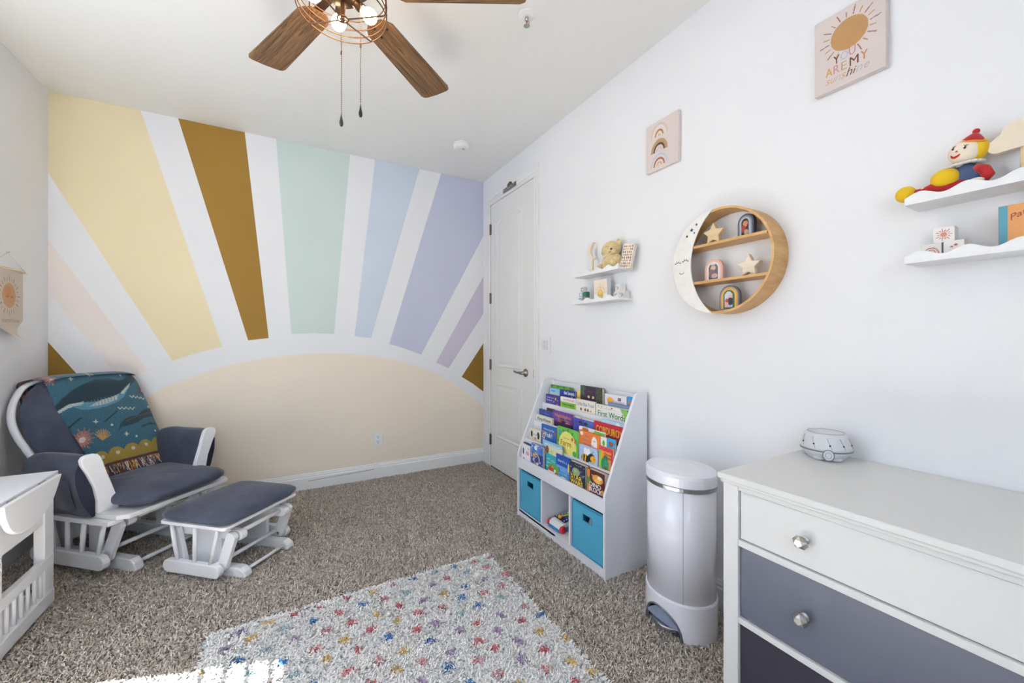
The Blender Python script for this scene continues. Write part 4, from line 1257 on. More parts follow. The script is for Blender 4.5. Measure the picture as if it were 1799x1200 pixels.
BOOKS = [
 (1.614, 2.082, 2.325, .882, 3, .011, '#4E8C34', 'tall green picture book at the back of the top tier', a_green, []),
 (1.601, 2.201, 2.317, .860, 3, .011, '#8FC2E8', 'pale blue picture book with sandy strip in the top tier', a_land, []),
 (1.601, 2.034, 2.198, .863, 3, .011, '#2F3590', 'indigo picture book with pale script title in the top tier', spots(['#8FD0B0', '#E0D070'], 8, 0.008, 4), [('the Sweets', .10, .028, .026, '#DCE8E4', .11)]),
 (1.614, 1.992, 2.030, .875, 3, .011, '#E2C766', 'thin yellow book behind the black cat book', art_none, []),
 (1.601, 1.783, 1.982, .911, 3, .022, '#2B2B30', 'dark picture book with glowing cat eyes in the top tier', sq(a_cat, 1.7), []),
 (1.601, 1.589, 1.760, .887, 3, .011, '#E9E6EA', 'white picture book with orange sun in the top tier', sq(a_sun, 1.35), [('ANIMALS', .105, .046, .014, '#5A80C4', .095)]),
 (1.601, 1.514, 1.584, .890, 3, .011, '#2E9AD8', 'bright blue book at the bookcase end of the top tier', a_blue7, []),
 (1.575, 2.160, 2.327, .819, 3, .011, '#37358C', 'navy book with stars and moon at the front of the top tier', sq(a_navy, 1.35), [('Good Love', .055, .024, .012, '#E6E2F0', .080), ('Bedtime', .045, .043, .012, '#E6E2F0', .062)]),
 (1.575, 1.996, 2.156, .823, 3, .011, '#F0ECE8', 'white and green see through dinosaur book in the top tier', sq(a_dino, 1.2), [('see-through', .09, .022, .014, '#C8404E', .110), ('dinosaurs', .085, .052, .017, '#2E4A28', .115)]),
 (1.575, 1.812, 1.993, .829, 3, .011, '#EFE6D2', 'cream book with blue truck title in the top tier', sq(a_truck, 1.35), [('Little Blue Truck', .095, .036, .022, '#5A8AC4', .155)]),
 (1.575, 1.548, 1.806, .823, 3, .012, '#F1EDE6', 'wide white first words book with bold green lettering', sq(a_words, 1.65), [('First Words', .125, .064, .034, '#22864C', .215)]),
 (1.588, 1.535, 1.720, .842, 3, .010, '#7E8CA4', 'slate blue book tucked behind the first words book', spots(['#C03048', '#5A6A84'], 6, .01, 2), []),
 (1.542, 2.190, 2.270, .732, 2, .010, '#4A2E22', 'thin dark brown book behind the navy night book', spots(['#C0703A', '#1E1410'], 10, .008, 6), []),
 (1.529, 2.178, 2.342, .717, 2, .011, '#3B4590', 'plain night blue book in the upper middle tier', spots(['#5A66B4'], 12, .006, 8), [('goodnight', .08, .030, .012, '#8F98D0', .09)]),
 (1.516, 1.946, 2.160, .737, 2, .011, '#6D3C96', 'purple picture book with orange lettering', sq(a_purple, 1.6), [('Nightlights', .108, .042, .030, '#C8904E', .17), ('a story for bedtime', .11, .054, .010, '#C8B0D8', .14)]),
 (1.516, 1.757, 1.941, .724, 2, .011, '#4A4FB0', 'indigo book with two dark animals beside the red bear book', sq(a_indigo, 1.9), []),
 (1.529, 1.773, 1.950, .732, 2, .010, '#E6DDD0', 'cream book peeping above the indigo animal book', spots(['#C09A80', '#A8584A'], 8, .008, 12), []),
 (1.529, 1.515, 1.708, .756, 2, .010, '#B6D6EE', 'pale sky blue book peeping above the red bear book', spots(['#E8F0F4'], 8, .02, 13), []),
 (1.516, 1.513, 1.754, .739, 2, .011, '#C6283E', 'red picture book with large yellow hand drawn title', sq(a_cord, 1.2), [('CORDUROY', .118, .060, .044, '#F0C62E', .205)]),
 (1.503, 2.145, 2.342, .683, 2, .011, '#EEE8D8', 'cream kitten book with thin black title', a_kiss, [('Kitty Kitten', .098, .040, .028, '#3A3A3A', .155)]),
 (1.457, 1.605, 1.815, .704, 1, .011, '#EDE9EA', 'white book with green patch behind the orange ghost book', a_white21, []),
 (1.444, 1.624, 1.798, .688, 1, .011, '#E07A34', 'orange book with small white ghosts', a_orange, [('Five', .070, .030, .014, '#8A7AA0', .035), ('Ghosts', .072, .052, .014, '#8A7AA0', .07), ('Goodnight', .078, .074, .014, '#8A7AA0', .09)]),
 (1.444, 1.573, 1.620, .685, 1, .011, '#EFEDE8', 'tiny white book with green animal', sq(a_sm23, 1.4), []),
 (1.444, 1.513, 1.570, .688, 1, .011, '#2F9ED2', 'small sky blue book with two round biscuits', sq(a_sm24, 1.4), []),
 (1.444, 2.192, 2.339, .597, 1, .011, '#EFE7D2', 'cream board book with black and white animal face', sq(a_cow, 1.25), []),
 (1.431, 2.003, 2.165, .655, 1, .011, '#2460AE', 'blue fish book with pale lettering', a_fish, [('Hooray for', .085, .034, .017, '#F0D8B8', .115), ('Fish!', .080, .072, .030, '#F4E4C8', .075)]),
 (1.431, 1.794, 1.991, .675, 1, .012, '#62B84A', 'green farm book with yellow field', a_farm, [('Farm', .085, .104, .036, '#B5762E', .100), ('look inside', .090, .062, .008, '#B5762E', .060)]),
 (1.431, 1.628, 1.782, .612, 1, .012, '#AEC6E6', 'pale blue book with big bumblebee', sq(a_bee, 1.55), []),
 (1.431, 1.513, 1.617, .641, 1, .012, '#E8922E', 'orange book with pink border and palm tree', sq(a_chicka, 1.3), [('Chicka', .066, .040, .014, '#4A2A58', .052), ('Chicka', .068, .057, .014, '#4A2A58', .052), ('Boom', .068, .078, .014, '#4AA0A0', .045), ('Boom', .068, .096, .014, '#4AA0A0', .045)]),
 (1.402, 2.234, 2.340, .502, 0, .010, '#2B4C96', 'dark blue book with brown corner behind the white kitten book', lambda p, w, h: p.fill(p.X < 0.03, '#B5652E'), []),
 (1.376, 2.216, 2.323, .499, 0, .011, '#F2EFF2', 'small white board book with kittens', a_kitty, []),
 (1.376, 2.070, 2.203, .529, 0, .020, '#1F3E98', 'blue night book with golden arch in the lowest tier', sq(a_deer, 1.4), []),
 (1.402, 1.907, 2.110, .569, 0, .010, '#8CC4E4', 'light blue book with pale outlined title in the lowest tier', a_wild, [('WILD THINGS', .105, .036, .026, '#E6EEF0', .165)]),
 (1.3955, 1.895, 2.062, .551, 0, .006, '#DCD6BE', 'beige animal book behind the teal book', a_animals, []),
 (1.389, 1.948, 2.055, .499, 0, .006, '#2AA9B4', 'teal book with white lettering', art_none, [('my', .030, .036, .014, '#E6F4F2', .025), ('first', .040, .058, .016, '#E6F4F2', .045), ('Numbers', .048, .080, .014, '#E6F4F2', .075), ('123', .080, .040, .014, '#E8C8D8', .04)]),
 (1.376, 1.909, 2.010, .449, 0, .010, '#5AA03C', 'small green board book with red tractor', sq(a_smfarm, 1.8), []),
 (1.389, 1.808, 1.944, .524, 0, .006, '#1F4FA8', 'royal blue book with yellow corner', a_theres, [("there's a", .060, .040, .018, '#DCE6F4', .085)]),
 (1.376, 1.819, 1.905, .432, 0, .010, '#4AA0D8', 'smallest light blue board book in the lowest tier', sq(a_bus, 1.8), [('the bus', .042, .020, .011, '#1E2A44', .065)]),
 (1.3768, 1.668, 1.802, .522, 0, .033, '#22263E', 'thick dark space block book with yellow title', sq(a_space, 1.45), [('STAR', .062, .090, .026, '#F2CE1E', .095), ('WARS', .064, .115, .024, '#F2CE1E', .105)]),
 (1.3768, 1.517, 1.647, .522, 0, .033, '#5A2226', 'thick maroon dinosaur block book with white title', sq(a_dinob, 1.6), [('DINO', .062, .084, .024, '#F0F0F2', .085), ('BLOCK', .064, .110, .026, '#F0F0F2', .095)])]
PAGES = mat('page_edges', '#D9CDB8', 0.9, var=(400, 0.15))
for i, (fx, yr, yl, zt, tier, th, hx, lab, art, titles) in enumerate(BOOKS):
    zb = TIERS[tier][3] + 0.0006
    w, h = yl - yr, zt - zb
    b = thing('picture_book', lab, 'book', (fx, yl, zb), -90, 'picture books in the tiered bookcase')
    cm = mat('book_cover_%d' % i, hx, 0.4)
    ct_ = 0.0016 if th < 0.03 else 0.003
    part('cover', join(box(0, w, 0, ct_, 0, h), box(0, w, th - ct_, th, 0, h), box(0, ct_, ct_, th - ct_, 0, h)), cm, b)
    part('page_block', box(ct_, w - 0.003, ct_, th - ct_, 0.002, h - 0.003), PAGES, b)
    if art is not art_none:
        panel('cover_picture', b, 0.0006, w - 0.0006, 0.0006, h - 0.0006, -0.0004, max(12, int(w / 0.0035)), max(12, int(h / 0.0035)), hx, lambda p: art(p, w, h))
    for s, x, dz, hh, c_, tw_ in titles:
        lettering(b, s, x, h - dz, hh * 0.92, c_, -0.0011, tw_, name='title', bold=0.0016 if hh > 0.022 else 0.0006)

# ================================================================== PEDAL BIN
can = thing('pedal_trash_can', 'glossy white oval pedal trash can between bookcase and dresser', 'trash can', (1.452, 1.132, 0), -90)
GLOSS = mat('gloss_white', '#F0F0F6', 0.16, var=(5, 0.01), coat=0.5)
ex, ey = 0.149, 0.129
def ell(prof, n=56):
    return [(x, y, z) for x, y, z in lathe(prof, n, (0, 0, 0), ex, ey)[0]], lathe(prof, n)[1]
part('body', ell([(0.955, 0.13), (0.955, 0.598), (0.90, 0.60)]), GLOSS, can, smooth=False)
can.children[-1].data.polygons.foreach_set('use_smooth', [len(p.vertices) == 4 for p in can.children[-1].data.polygons])
# base ring whose upper edge dips over the pedal arch at the front (-y)
nb = 72
bv, bf = [], []
def base_top(a):
    d = abs(((math.degrees(a) + 90 + 180) % 360) - 180)
    return 0.155
def base_bot(a):
    d = abs(((math.degrees(a) + 90 + 180) % 360) - 180)
    return 0.112 * math.sqrt(max(0, 1 - (d / 37) ** 2)) if d < 37 else 0.0
for i in range(nb):
    a = 2 * math.pi * i / nb
    for r, z in ((0.985, base_bot(a)), (1.0, base_bot(a) + 0.004), (1.0, 0.150), (0.985, 0.157), (0.955, 0.157), (0.955, base_bot(a))):
        bv.append((ex * r * math.cos(a), ey * r * math.sin(a), z))
for i in range(nb):
    j = (i + 1) % nb
    for k in range(5):
        bf.append((i * 6 + k, j * 6 + k, j * 6 + k + 1, i * 6 + k + 1))
    bf.append((i * 6 + 5, j * 6 + 5, j * 6, i * 6))
part('base', (bv, bf), GLOSS, can, smooth=False)
part('arch_trim', tube([(ex * 1.002 * math.cos(a), ey * 1.002 * math.sin(a), base_bot(a) + 0.001) for a in [R(-90 + d) for d in np.linspace(-36.8, 36.8, 28)]], 0.0045, 6), mat('grey_trim', '#8E9098', 0.35, 0.6), can, smooth=True)
part('recess', ell([(0.80, 0.004), (0.80, 0.13), (0.5, 0.131)]), mat('dark_recess', '#3C3E46', 0.6), can)
ped = [(math.cos(R(a)) * 0.072, -0.062 + math.sin(R(a)) * 0.072) for a in range(180, 361, 12)]
part('pedal', prism(ped, 0.026, 0.046, 'z'), mat('steel_pedal', '#B4B8C2', 0.25, 0.9), can, bevel=0.006)
part('pedal_guard', tx(grid(lambda u, v: ((u - 0.5) * 0.15, -0.108 + 0.0 * v - 0.012 * math.cos((u - 0.5) * 2.6), 0.048 + v * 0.055 * math.cos((u - 0.5) * 2.8)), 14, 6), lambda x, y, z: (x, y, z)), mat('blue_grey_plastic', '#8C97AE', 0.3), can, smooth=True)
part('rim_band', ell([(0.955, 0.594), (0.985, 0.597), (0.985, 0.611), (0.955, 0.613)]), mat('rim_metal', '#A2A2A6', 0.25, 0.9), can)
part('lid', ell([(0.97, 0.612), (1.0, 0.615), (1.0, 0.648), (0.985, 0.658), (0.95, 0.662), (0.5, 0.664), (0.0, 0.664)]), GLOSS, can, smooth=False)
sa = R(-52)
part('door_seam', box(-0.0006, 0.0006, -0.0006, 0.0006, 0.157, 0.594), mat('seam_grey', '#9C9CA4', 0.5), can).location = (ex * 0.956 * math.cos(sa), ey * 0.956 * math.sin(sa), 0)

# ================================================================== DRESSER
dr = thing('dresser', 'white dresser with slate grey drawers along the wall', 'dresser', (1.136, 0.756, 0), -90)
DWH = mat('dresser_white', '#DFDEDB', 0.38, var=(6, 0.01), bump=(90, 0.05, 0.001))
WD, DP = 1.08, 0.535
part('top_board', join(prism(rounded(0, WD, 0, DP, 0.004), 0.782, 0.80, 'z'), box(0.006, WD - 0.006, 0.005, DP, 0.772, 0.782)), DWH, dr, bevel=0.003)
for x0 in (0.011, WD - 0.056):
    part('post', box(x0, x0 + 0.045, 0.014, 0.060, 0.0, 0.772), DWH, dr, bevel=0.0015)
    part('post', box(x0, x0 + 0.045, DP - 0.06, DP - 0.012, 0.0, 0.772), DWH, dr, bevel=0.0015)
    part('side_panel', box(x0 + 0.012, x0 + 0.028, 0.060, DP - 0.06, 0.13, 0.772), DWH, dr)
part('back_panel', box(0.05, WD - 0.05, DP - 0.02, DP - 0.012, 0.13, 0.772), DWH, dr)
for z0, z1 in ((0.757, 0.772), (0.595, 0.613), (0.369, 0.386), (0.142, 0.160)):
    part('rail', box(0.056, WD - 0.056, 0.016, 0.04, z0, z1), DWH, dr, bevel=0.001)
part('plinth_rail', box(0.056, WD - 0.056, 0.024, 0.042, 0.06, 0.142), DWH, dr)
G1 = mat('slate_paint', '#5E6170', 0.32, var=(8, 0.02))
G2 = mat('charcoal_paint', '#31303C', 0.32, var=(8, 0.02))
KNOB = mat('satin_silver', '#BDBBB8', 0.32, 1.0)
def facet_knob(x, z):
    """faceted dodecahedral knob on a round stem, pointing into the room (-y)"""
    stem = xform(lathe([(0.0105, 0.0), (0.0105, 0.003), (0.006, 0.006), (0.006, 0.014)], 16), Matrix.Translation((x, 0.024, z)) @ Matrix.Rotation(R(90), 4, 'X'))
    V, F = [], []
    for r, y, off in ((0.009, 0.012, 0), (0.0175, 0.004, 36), (0.0175, -0.004, 0), (0.0095, -0.012, 36)):
        for k in range(5):
            a = R(72 * k + off + 18)
            V.append((x + r * math.cos(a), y, z + r * math.sin(a)))
    F = [tuple(range(5)), tuple(range(19, 14, -1))]
    for L in (0, 1, 2):
        for k in range(5):
            a, b_ = L * 5 + k, L * 5 + (k + 1) % 5
            o_ = 1 if L in (0, 2) else 0
            if L in (0, 2):
                c_ = (L + 1) * 5 + k
                F += [(a, c_, b_), (b_, c_, (L + 1) * 5 + (k + 1) % 5)]
            else:
                c_ = (L + 1) * 5 + (k + 1) % 5
                F += [(a, (L + 1) * 5 + k, c_), (a, c_, b_)]
    return join(stem, (V, F))
for z0, z1, m_, lab in ((0.616, 0.754, DWH, 'white drawer front'), (0.389, 0.592, G1, 'slate grey drawer front'), (0.163, 0.366, G2, 'charcoal drawer front')):
    d_ = part('drawer', join(box(0.058, WD - 0.058, 0.024, 0.042, z0, z1), box(0.075, WD - 0.075, 0.042, DP - 0.04, z0 + 0.01, z1 - 0.02)), m_, dr, bevel=0.001, label=lab)
    for x in (0.226, WD - 0.226):
        zk = {0.616: 0.684, 0.389: 0.487, 0.163: 0.27}[z0]
        part('knob', facet_knob(x, zk), KNOB, d_)

# ---- sound machine on the dresser
nm = thing('noise_machine', 'round white sound machine on the dresser top', 'noise machine', (1.592, 0.665, 0.8005), -30)
NW = mat('matte_white_plastic', '#DADADC', 0.5)
part('base', lathe([(0.050, 0.0), (0.052, 0.004), (0.062, 0.014), (0.071, 0.023), (0.0715, 0.026)], 40), NW, nm, smooth=True)
for a in (-115, -65, 30, 150):
    part('foot', sphere((0.05 * math.cos(R(a)), 0.05 * math.sin(R(a)), 0.006), 0.01, 12, 6, (0.018, 0.018, 0.006)), NW, nm, smooth=True)
part('seam_band', lathe([(0.0718, 0.0255), (0.0725, 0.0265), (0.0725, 0.0285), (0.0715, 0.0295)], 40, cap=False), mat('grey_band', '#7E7E84', 0.4), nm, smooth=True)
part('cap', lathe([(0.0715, 0.029), (0.070, 0.036), (0.065, 0.056), (0.059, 0.070), (0.054, 0.074), (0.044, 0.0745), (0.0, 0.0745)], 40), NW, nm, smooth=True)
part('top_groove', tube([(0.050 * math.cos(2 * math.pi * i / 40), 0.050 * math.sin(2 * math.pi * i / 40), 0.0745) for i in range(40)], 0.0013, 6, True), mat('groove_grey', '#B4B4B8', 0.5), nm, smooth=True)
for a in (-160, -125, -88, -55, -20, 15):
    v = []
    for da, z in ((-4, 0.066), (-2, 0.058), (2, 0.046), (6, 0.036)):
        rr = np.interp(z, [0.036, 0.056, 0.070], [0.0705, 0.0655, 0.0595])
        v.append((rr * math.cos(R(a + da)), rr * math.sin(R(a + da)), z))
    sl = part('tone_slot', tube(v, 0.0011, 6), mat('groove_grey', '#B4B4B8', 0.5), nm)
    q = np.array(v[2])
    part('tone_hole', sphere(tuple(q * 1.0), 0.0026, 8, 5), BLACK, sl)
Mk = Matrix.Translation((0, -0.0715, 0.020)) @ Matrix.Rotation(R(90), 4, 'X')
bt = part('badge_button', xform(lathe([(0.0155, -0.004), (0.0155, 0.002), (0.0125, 0.004), (0, 0.0042)], 24), Mk), NW, nm)
part('button_ring', xform(tube([(0.0148 * math.cos(2 * math.pi * i / 24), 0.0148 * math.sin(2 * math.pi * i / 24), 0.003) for i in range(24)], 0.0015, 6, True), Mk), mat('grey_band', '#7E7E84', 0.4), bt, smooth=True)
part('button_ring', xform(tube([(0.008 * math.cos(2 * math.pi * i / 24), 0.008 * math.sin(2 * math.pi * i / 24), 0.0042) for i in range(24)], 0.0006, 6, True), Mk), mat('grey_band', '#7E7E84', 0.4), bt, smooth=True)
nm.rotation_euler[2] = R(-62)
nm.scale = (1, 1, 1.16)
# ================================================================== CANVASES ON THE RIGHT WALL
CANV = mat('canvas_edge', '#DDD0CA', 0.8, bump=(500, 0.1, 0.0005))
cv = thing('sunshine_canvas', 'pink canvas print with tan sun and sunshine lettering', 'canvas print', (XR - 0.0008, 0.724, 2.066), -90)
part('canvas_block', box(0, 0.197, -0.024, 0, 0, 0.261), CANV, cv, bevel=0.002)
def a_cv(p):
    p.rays(0.101, 0.168, 0.058, 0.083, 20, 0.0032, ['#A0585A', '#C08A4C'], 6, skip=(14, 15))
    p.disc(0.101, 0.168, 0.052, '#BE9160')
panel('print', cv, 0.0015, 0.1955, 0.0015, 0.2595, -0.0246, 110, 146, '#E3D6D1', a_cv, mat_col('canvas_print', 0.8, weave=(900, 0.08)))
for s, x, z, hh, c_, w_ in (('Y', 0.066, 0.084, 0.028, '#5A3026', 0.018), ('O', 0.088, 0.086, 0.028, '#A9C2D4', 0.021), ('U', 0.110, 0.090, 0.028, '#C98A92', 0.018),
                            ('A', 0.044, 0.052, 0.028, '#CF9A4C', 0.019), ('R', 0.066, 0.052, 0.028, '#CE8F98', 0.017), ('E', 0.087, 0.052, 0.028, '#BFA07A', 0.015), ('M', 0.115, 0.053, 0.029, '#6A3A26', 0.024), ('Y', 0.142, 0.055, 0.029, '#C0834A', 0.019)):
    lettering(cv, s, x, z, hh, c_, -0.0252, w_, bold=0.0006)
for s, x, c_, w_ in (('su', 0.046, '#D2A67E', 0.024), ('n', 0.068, '#B9BCC8', 0.013), ('s', 0.083, '#D2A67E', 0.012), ('h', 0.100, '#6A4038', 0.014), ('i', 0.113, '#6A4038', 0.004), ('n', 0.127, '#B9BCC8', 0.014), ('e', 0.146, '#CBA9B0', 0.013)):
    lettering(cv, s, x, 0.024, 0.026 if s == 'h' else 0.017 if s != 'i' else 0.021, c_, -0.0252, w_, slant=0.35)

cv = thing('rainbow_canvas', 'pink canvas print of three stacked boho rainbows', 'canvas print', (XR - 0.0008, 1.504, 2.070), -90)
part('canvas_block', box(0, 0.202, -0.019, 0, 0, 0.250), CANV, cv, bevel=0.002)
def a_rb(p):
    for z0, cols in ((0.172, ('#D8C3BA', '#E9DFDB', '#E6D8D2', '#B5763A', '#E6DAD2', '#D8C8B4')), (0.092, ('#BD9A6C', '#B8936A', '#4E3226', '#E0D0CC', '#D8C4C0', '#E6DAD6')), (0.018, ('#C9CBD8', '#E4DAD6', '#B0603A', '#E6DAD2', '#CDB898', '#E9DFDB'))):
        for k, c_ in enumerate(cols):
            r = 0.053 - k * 0.0085
            d = np.hypot((p.X - 0.086), (p.Z - z0) / 1.2)
            p.fill((d <= r) & (p.Z >= z0), c_)
        d = np.hypot((p.X - 0.086), (p.Z - z0) / 1.2)
        p.fill((d <= 0.004) & (p.Z >= z0), '#C8A46A')
panel('print', cv, 0.0015, 0.2005, 0.0015, 0.2485, -0.0196, 100, 124, '#E3D5D0', a_rb, mat_col('canvas_print', 0.8, weave=(900, 0.08)))

# ================================================================== MOON SHELF
mo = thing('moon_shelf', 'round wooden wall shelf with a white sleeping moon crescent', 'wall shelf', (XR - 0.0008, 1.043, 1.531), -90)
ro, ri = 0.222, 0.213
nv_, F_ = [], []
NR = 72
for i in range(NR):
    a = 2 * math.pi * i / NR
    for r, y in ((ro, 0), (ro, -0.100), (ri, -0.100), (ri, 0)):
        nv_.append((r * math.cos(a), y, r * math.sin(a)))
for i in range(NR):
    j = (i + 1) % NR
    for k in range(4):
        F_.append((i * 4 + k, i * 4 + (k + 1) % 4, j * 4 + (k + 1) % 4, j * 4 + k))
rim = part('rim', (nv_, F_), BEECH, mo)
def chord(z):
    return math.sqrt(ri * ri - z * z)
for zc in (0.083, -0.077):
    h_ = chord(zc) - 0.001
    part('shelf_board', box(-h_, h_, -0.098, -0.002, zc - 0.011, zc), BEECH, mo)
tip = math.degrees(math.acos(-0.025 / ro))
cres = arc(0, 0, ro, tip, 360 - tip, 40)
ain = math.degrees(math.asin(0.2205 / 0.287))
cres += arc(0.159, 0, 0.287, 180 + ain, 180 - ain, 30)[1:-1]
cp = part('crescent', prism(cres, -0.1055, -0.100, 'y'), mat('moon_white', '#EDEAE4', 0.5), mo, bevel=0.001)
def star_pts(cx, cz, r, k=0.42, rot=90, n=5):
    return [(cx + (r if i % 2 == 0 else r * k) * math.cos(R(rot + i * 180 / n)), cz + (r if i % 2 == 0 else r * k) * math.sin(R(rot + i * 180 / n))) for i in range(2 * n)]
for x, z, r in ((-0.098, 0.174, 0.007), (-0.122, 0.155, 0.010), (-0.109, 0.140, 0.0055), (-0.146, 0.132, 0.008)):
    part('painted_star', prism(star_pts(x, z, r), -0.1062, -0.1054, 'y'), BLACK, cp)
for cx, cz in ((-0.194, 0.008), (-0.154, 0.012)):
    pts = [(cx + 0.014 * math.cos(R(a)), -0.1058, cz + 0.012 + 0.011 * math.sin(R(a))) for a in range(200, 341, 20)]
    lash = [tube([(cx + 0.014 * math.cos(R(a)), -0.1058, cz + 0.004 - 0.0 + 0.009 * math.sin(R(a))), (cx + 0.020 * math.cos(R(a)), -0.1058, cz + 0.004 + 0.017 * math.sin(R(a)))], 0.0011, 5) for a in (35, 75, 110, 150)]
    pts = [(cx + 0.014 * math.cos(R(a)), -0.1058, cz + 0.004 + 0.009 * math.sin(R(a))) for a in range(10, 171, 20)]
    part('painted_eyelid', join(tube(pts, 0.0012, 5), *lash), BLACK, cp)
part('painted_smile', tube([(-0.174 + 0.013 * math.cos(R(a)), -0.1058, -0.022 + 0.012 * math.sin(R(a))) for a in range(200, 341, 20)], 0.0012, 5), BLACK, cp)

def star_block(lab, x, z, y, r, m, thick=0.026, light=False):
    o = thing('wooden_star', lab, 'star ornament', (XR - 0.0008 + y, 1.043 - x, 1.531 + z), -90, 'stars in the moon shelf')
    pts = star_pts(0, r * 0.81, r, 0.5)
    part('star_body', prism(pts, -thick, 0, 'y'), m, o, bevel=0.004)
    if light:
        part('switch', lathe([(0.004, 0), (0.004, 0.003)], 10, (0.018, -0.012, 0.012)), BLACK, o)
    return o
star_block('natural wooden star on the upper board of the moon shelf', -0.045, 0.0835, -0.045, 0.052, PINE)
star_block('pale cream wooden star on the lower board of the moon shelf', 0.105, -0.0765, -0.040, 0.050, mat_wood('bleached_pine', '#E0CDB4', '#EFE2CE', (2, 2, 14), 0.5, 3, 3), light=True)
def arch_frame(lab, x, z, y, cols, w, h, photo, rot=0):
    o = thing('photo_frame', lab, 'photo frame', (XR - 0.0008 + y, 1.043 - x, 1.531 + z + 0.0005), -90 + rot, 'arched photo frames in the moon shelf')
    n = len(cols)
    for k, hx in enumerate(cols):
        ww_, hh_ = w / 2 - k * 0.0065, h - k * 0.0065
        pts = [(-ww_, 0), (ww_, 0)] + arc(0, hh_ - ww_, ww_, 0, 180, 14)
        part('arch_band', prism(pts, -0.016 - 0.0012 * k, 0, 'y'), mat('arch_' + hx, hx, 0.6), o)
    ww_, hh_ = w / 2 - n * 0.0065, h - n * 0.0065
    y0 = -0.016 - 0.0012 * n - 0.0004
    pts = [(-ww_, 0.006), (ww_, 0.006)] + arc(0, hh_ - ww_, ww_, 0, 180, 14)
    vf_ = grid(lambda u, v: (-ww_ + 2 * ww_ * u, y0, 0.006 + (hh_ - 0.006) * v), 16, 24)
    keep_ = []
    for f in vf_[1]:
        cx = sum(vf_[0][i][0] for i in f) / 4
        cz = sum(vf_[0][i][2] for i in f) / 4
        if cz < hh_ - ww_ or cx * cx + (cz - hh_ + ww_) ** 2 < ww_ ** 2:
            keep_.append(f)
    ph = part('photograph', (vf_[0], keep_), mat_col('print_satin', 0.45), o)
    a = np.array(vf_[0])
    p = Paint(a[:, 0], a[:, 2], photo[0])
    for cx, cz, r, hx, rz in photo[1]:
        p.disc(cx, cz, r, hx, rz)
    set_col(ph.data, p.c)
arch_frame('grey arched photo frame on the upper board of the moon shelf', 0.088, 0.0835, -0.034, ('#4A5260', '#8D97A3', '#C9CCD2'), 0.072, 0.096, ('#3A2A26', ((0.002, 0.055, 0.011, '#C98A6A', 0.012), (-0.008, 0.035, 0.012, '#A03A34', 0.014), (0.006, 0.02, 0.010, '#C7A08A', 0.012))), -8)
arch_frame('pink arched photo frame on the lower board of the moon shelf', -0.048, -0.0765, -0.045, ('#D9A79A', '#E3BFB4', '#EFE6E2'), 0.080, 0.094, ('#5A5458', ((0.0, 0.055, 0.012, '#D8B8A0', 0.010), (-0.006, 0.035, 0.016, '#7A5A60', 0.014), (0.006, 0.020, 0.014, '#C8A8A8', 0.010), (0.0, 0.072, 0.010, '#D8D8DC', 0.006))), 4)
arch_frame('yellow and grey arched photo frame at the bottom of the moon shelf', 0.020, -0.2025, -0.040, ('#6A6A70', '#C99A70', '#E2B23C', '#4A6A58'), 0.086, 0.098, ('#B8C4D0', ((0.008, 0.050, 0.010, '#D8A890', 0.010), (0.008, 0.030, 0.014, '#22242A', 0.016), (-0.010, 0.018, 0.010, '#D8A0A8', 0.012), (-0.008, 0.034, 0.007, '#A8402E', 0.008))), 2)

# ================================================================== SCALLOPED PICTURE LEDGES
LEDGE = mat('ledge_white', '#EEEEEE', 0.45)
def ledge(y_left, z, length, ph, lab):
    o = thing('scalloped_shelf', lab, 'wall shelf', (XR - 0.0008, y_left, z), -90, 'scalloped picture ledges')
    part('board', box(0, length, -0.099, -0.006, 0, 0.012), LEDGE, o)
    part('back_rail', box(0, length, -0.006, 0, 0, 0.030), LEDGE, o)
    nst = 64
    top = [(length * i / nst, 0.0255 + 0.0078 * math.cos((length * i / nst - ph) * 2 * math.pi / 0.0905)) for i in range(nst + 1)]
    part('scalloped_lip', prism([(0, 0), (length, 0)] + top[::-1], -0.111, -0.099, 'y'), LEDGE, o, bevel=0.001)
ledge(2.008, 1.584, 0.392, 0.040, 'upper scalloped shelf holding the plush bear')
ledge(2.008, 1.417, 0.392, 0.040, 'lower scalloped shelf under the plush bear')
ledge(0.459, 1.588, 0.400, 0.034, 'upper scalloped shelf holding the clown doll')
ledge(0.459, 1.419, 0.400, 0.034, 'lower scalloped shelf under the clown doll')

def block(lab, x, y, z, s, faces, rot=0, base='#ECE8E4', group='white picture blocks', edge=None, name='toy_block'):
    o = thing(name, lab, 'toy block', (x, y, z), -90 + rot, group)
    part('cube', box(0, s, 0, s, 0, s), mat('block_' + base, base, 0.55), o, bevel=0.0012)
    panel('front_print', o, 0.002, s - 0.002, 0.002, s - 0.002, -0.0004, 26, 26, base, lambda p: faces(p, s), mat_col('print_matte', 0.7))
    return o
def f_sun(p, s):
    p.rays(s / 2, s / 2, s * 0.22, s * 0.38, 14, s * 0.045, ['#B5605A'])
    p.disc(s / 2, s / 2, s * 0.17, '#C98878')
def f_arch(p, s):
    for k, c_ in enumerate(('#B06058', '#ECE8E4', '#C08078', '#ECE8E4', '#A85850')):
        p.disc(s / 2, s * 0.28, s * (0.40 - 0.07 * k), c_, s * (0.46 - 0.07 * k))
def f_heart(p, s):
    p.disc(s * 0.60, s * 0.70, s * 0.10, '#B05A5E', s * 0.08)
    p.disc(s * 0.40, s * 0.60, s * 0.08, '#B05A5E', s * 0.06)
def f_leaf(p, s):
    for x, z in ((0.4, 0.6), (0.55, 0.4), (0.6, 0.65), (0.45, 0.35)):
        p.disc(s * x, s * z, s * 0.14, '#D09468', s * 0.10)
def f_mono(p, s):
    for x, z in ((0.3, 0.65), (0.6, 0.6), (0.45, 0.35), (0.7, 0.4)):
        p.ring(s * x, s * z, s * 0.06, s * 0.12, '#9A8C90')
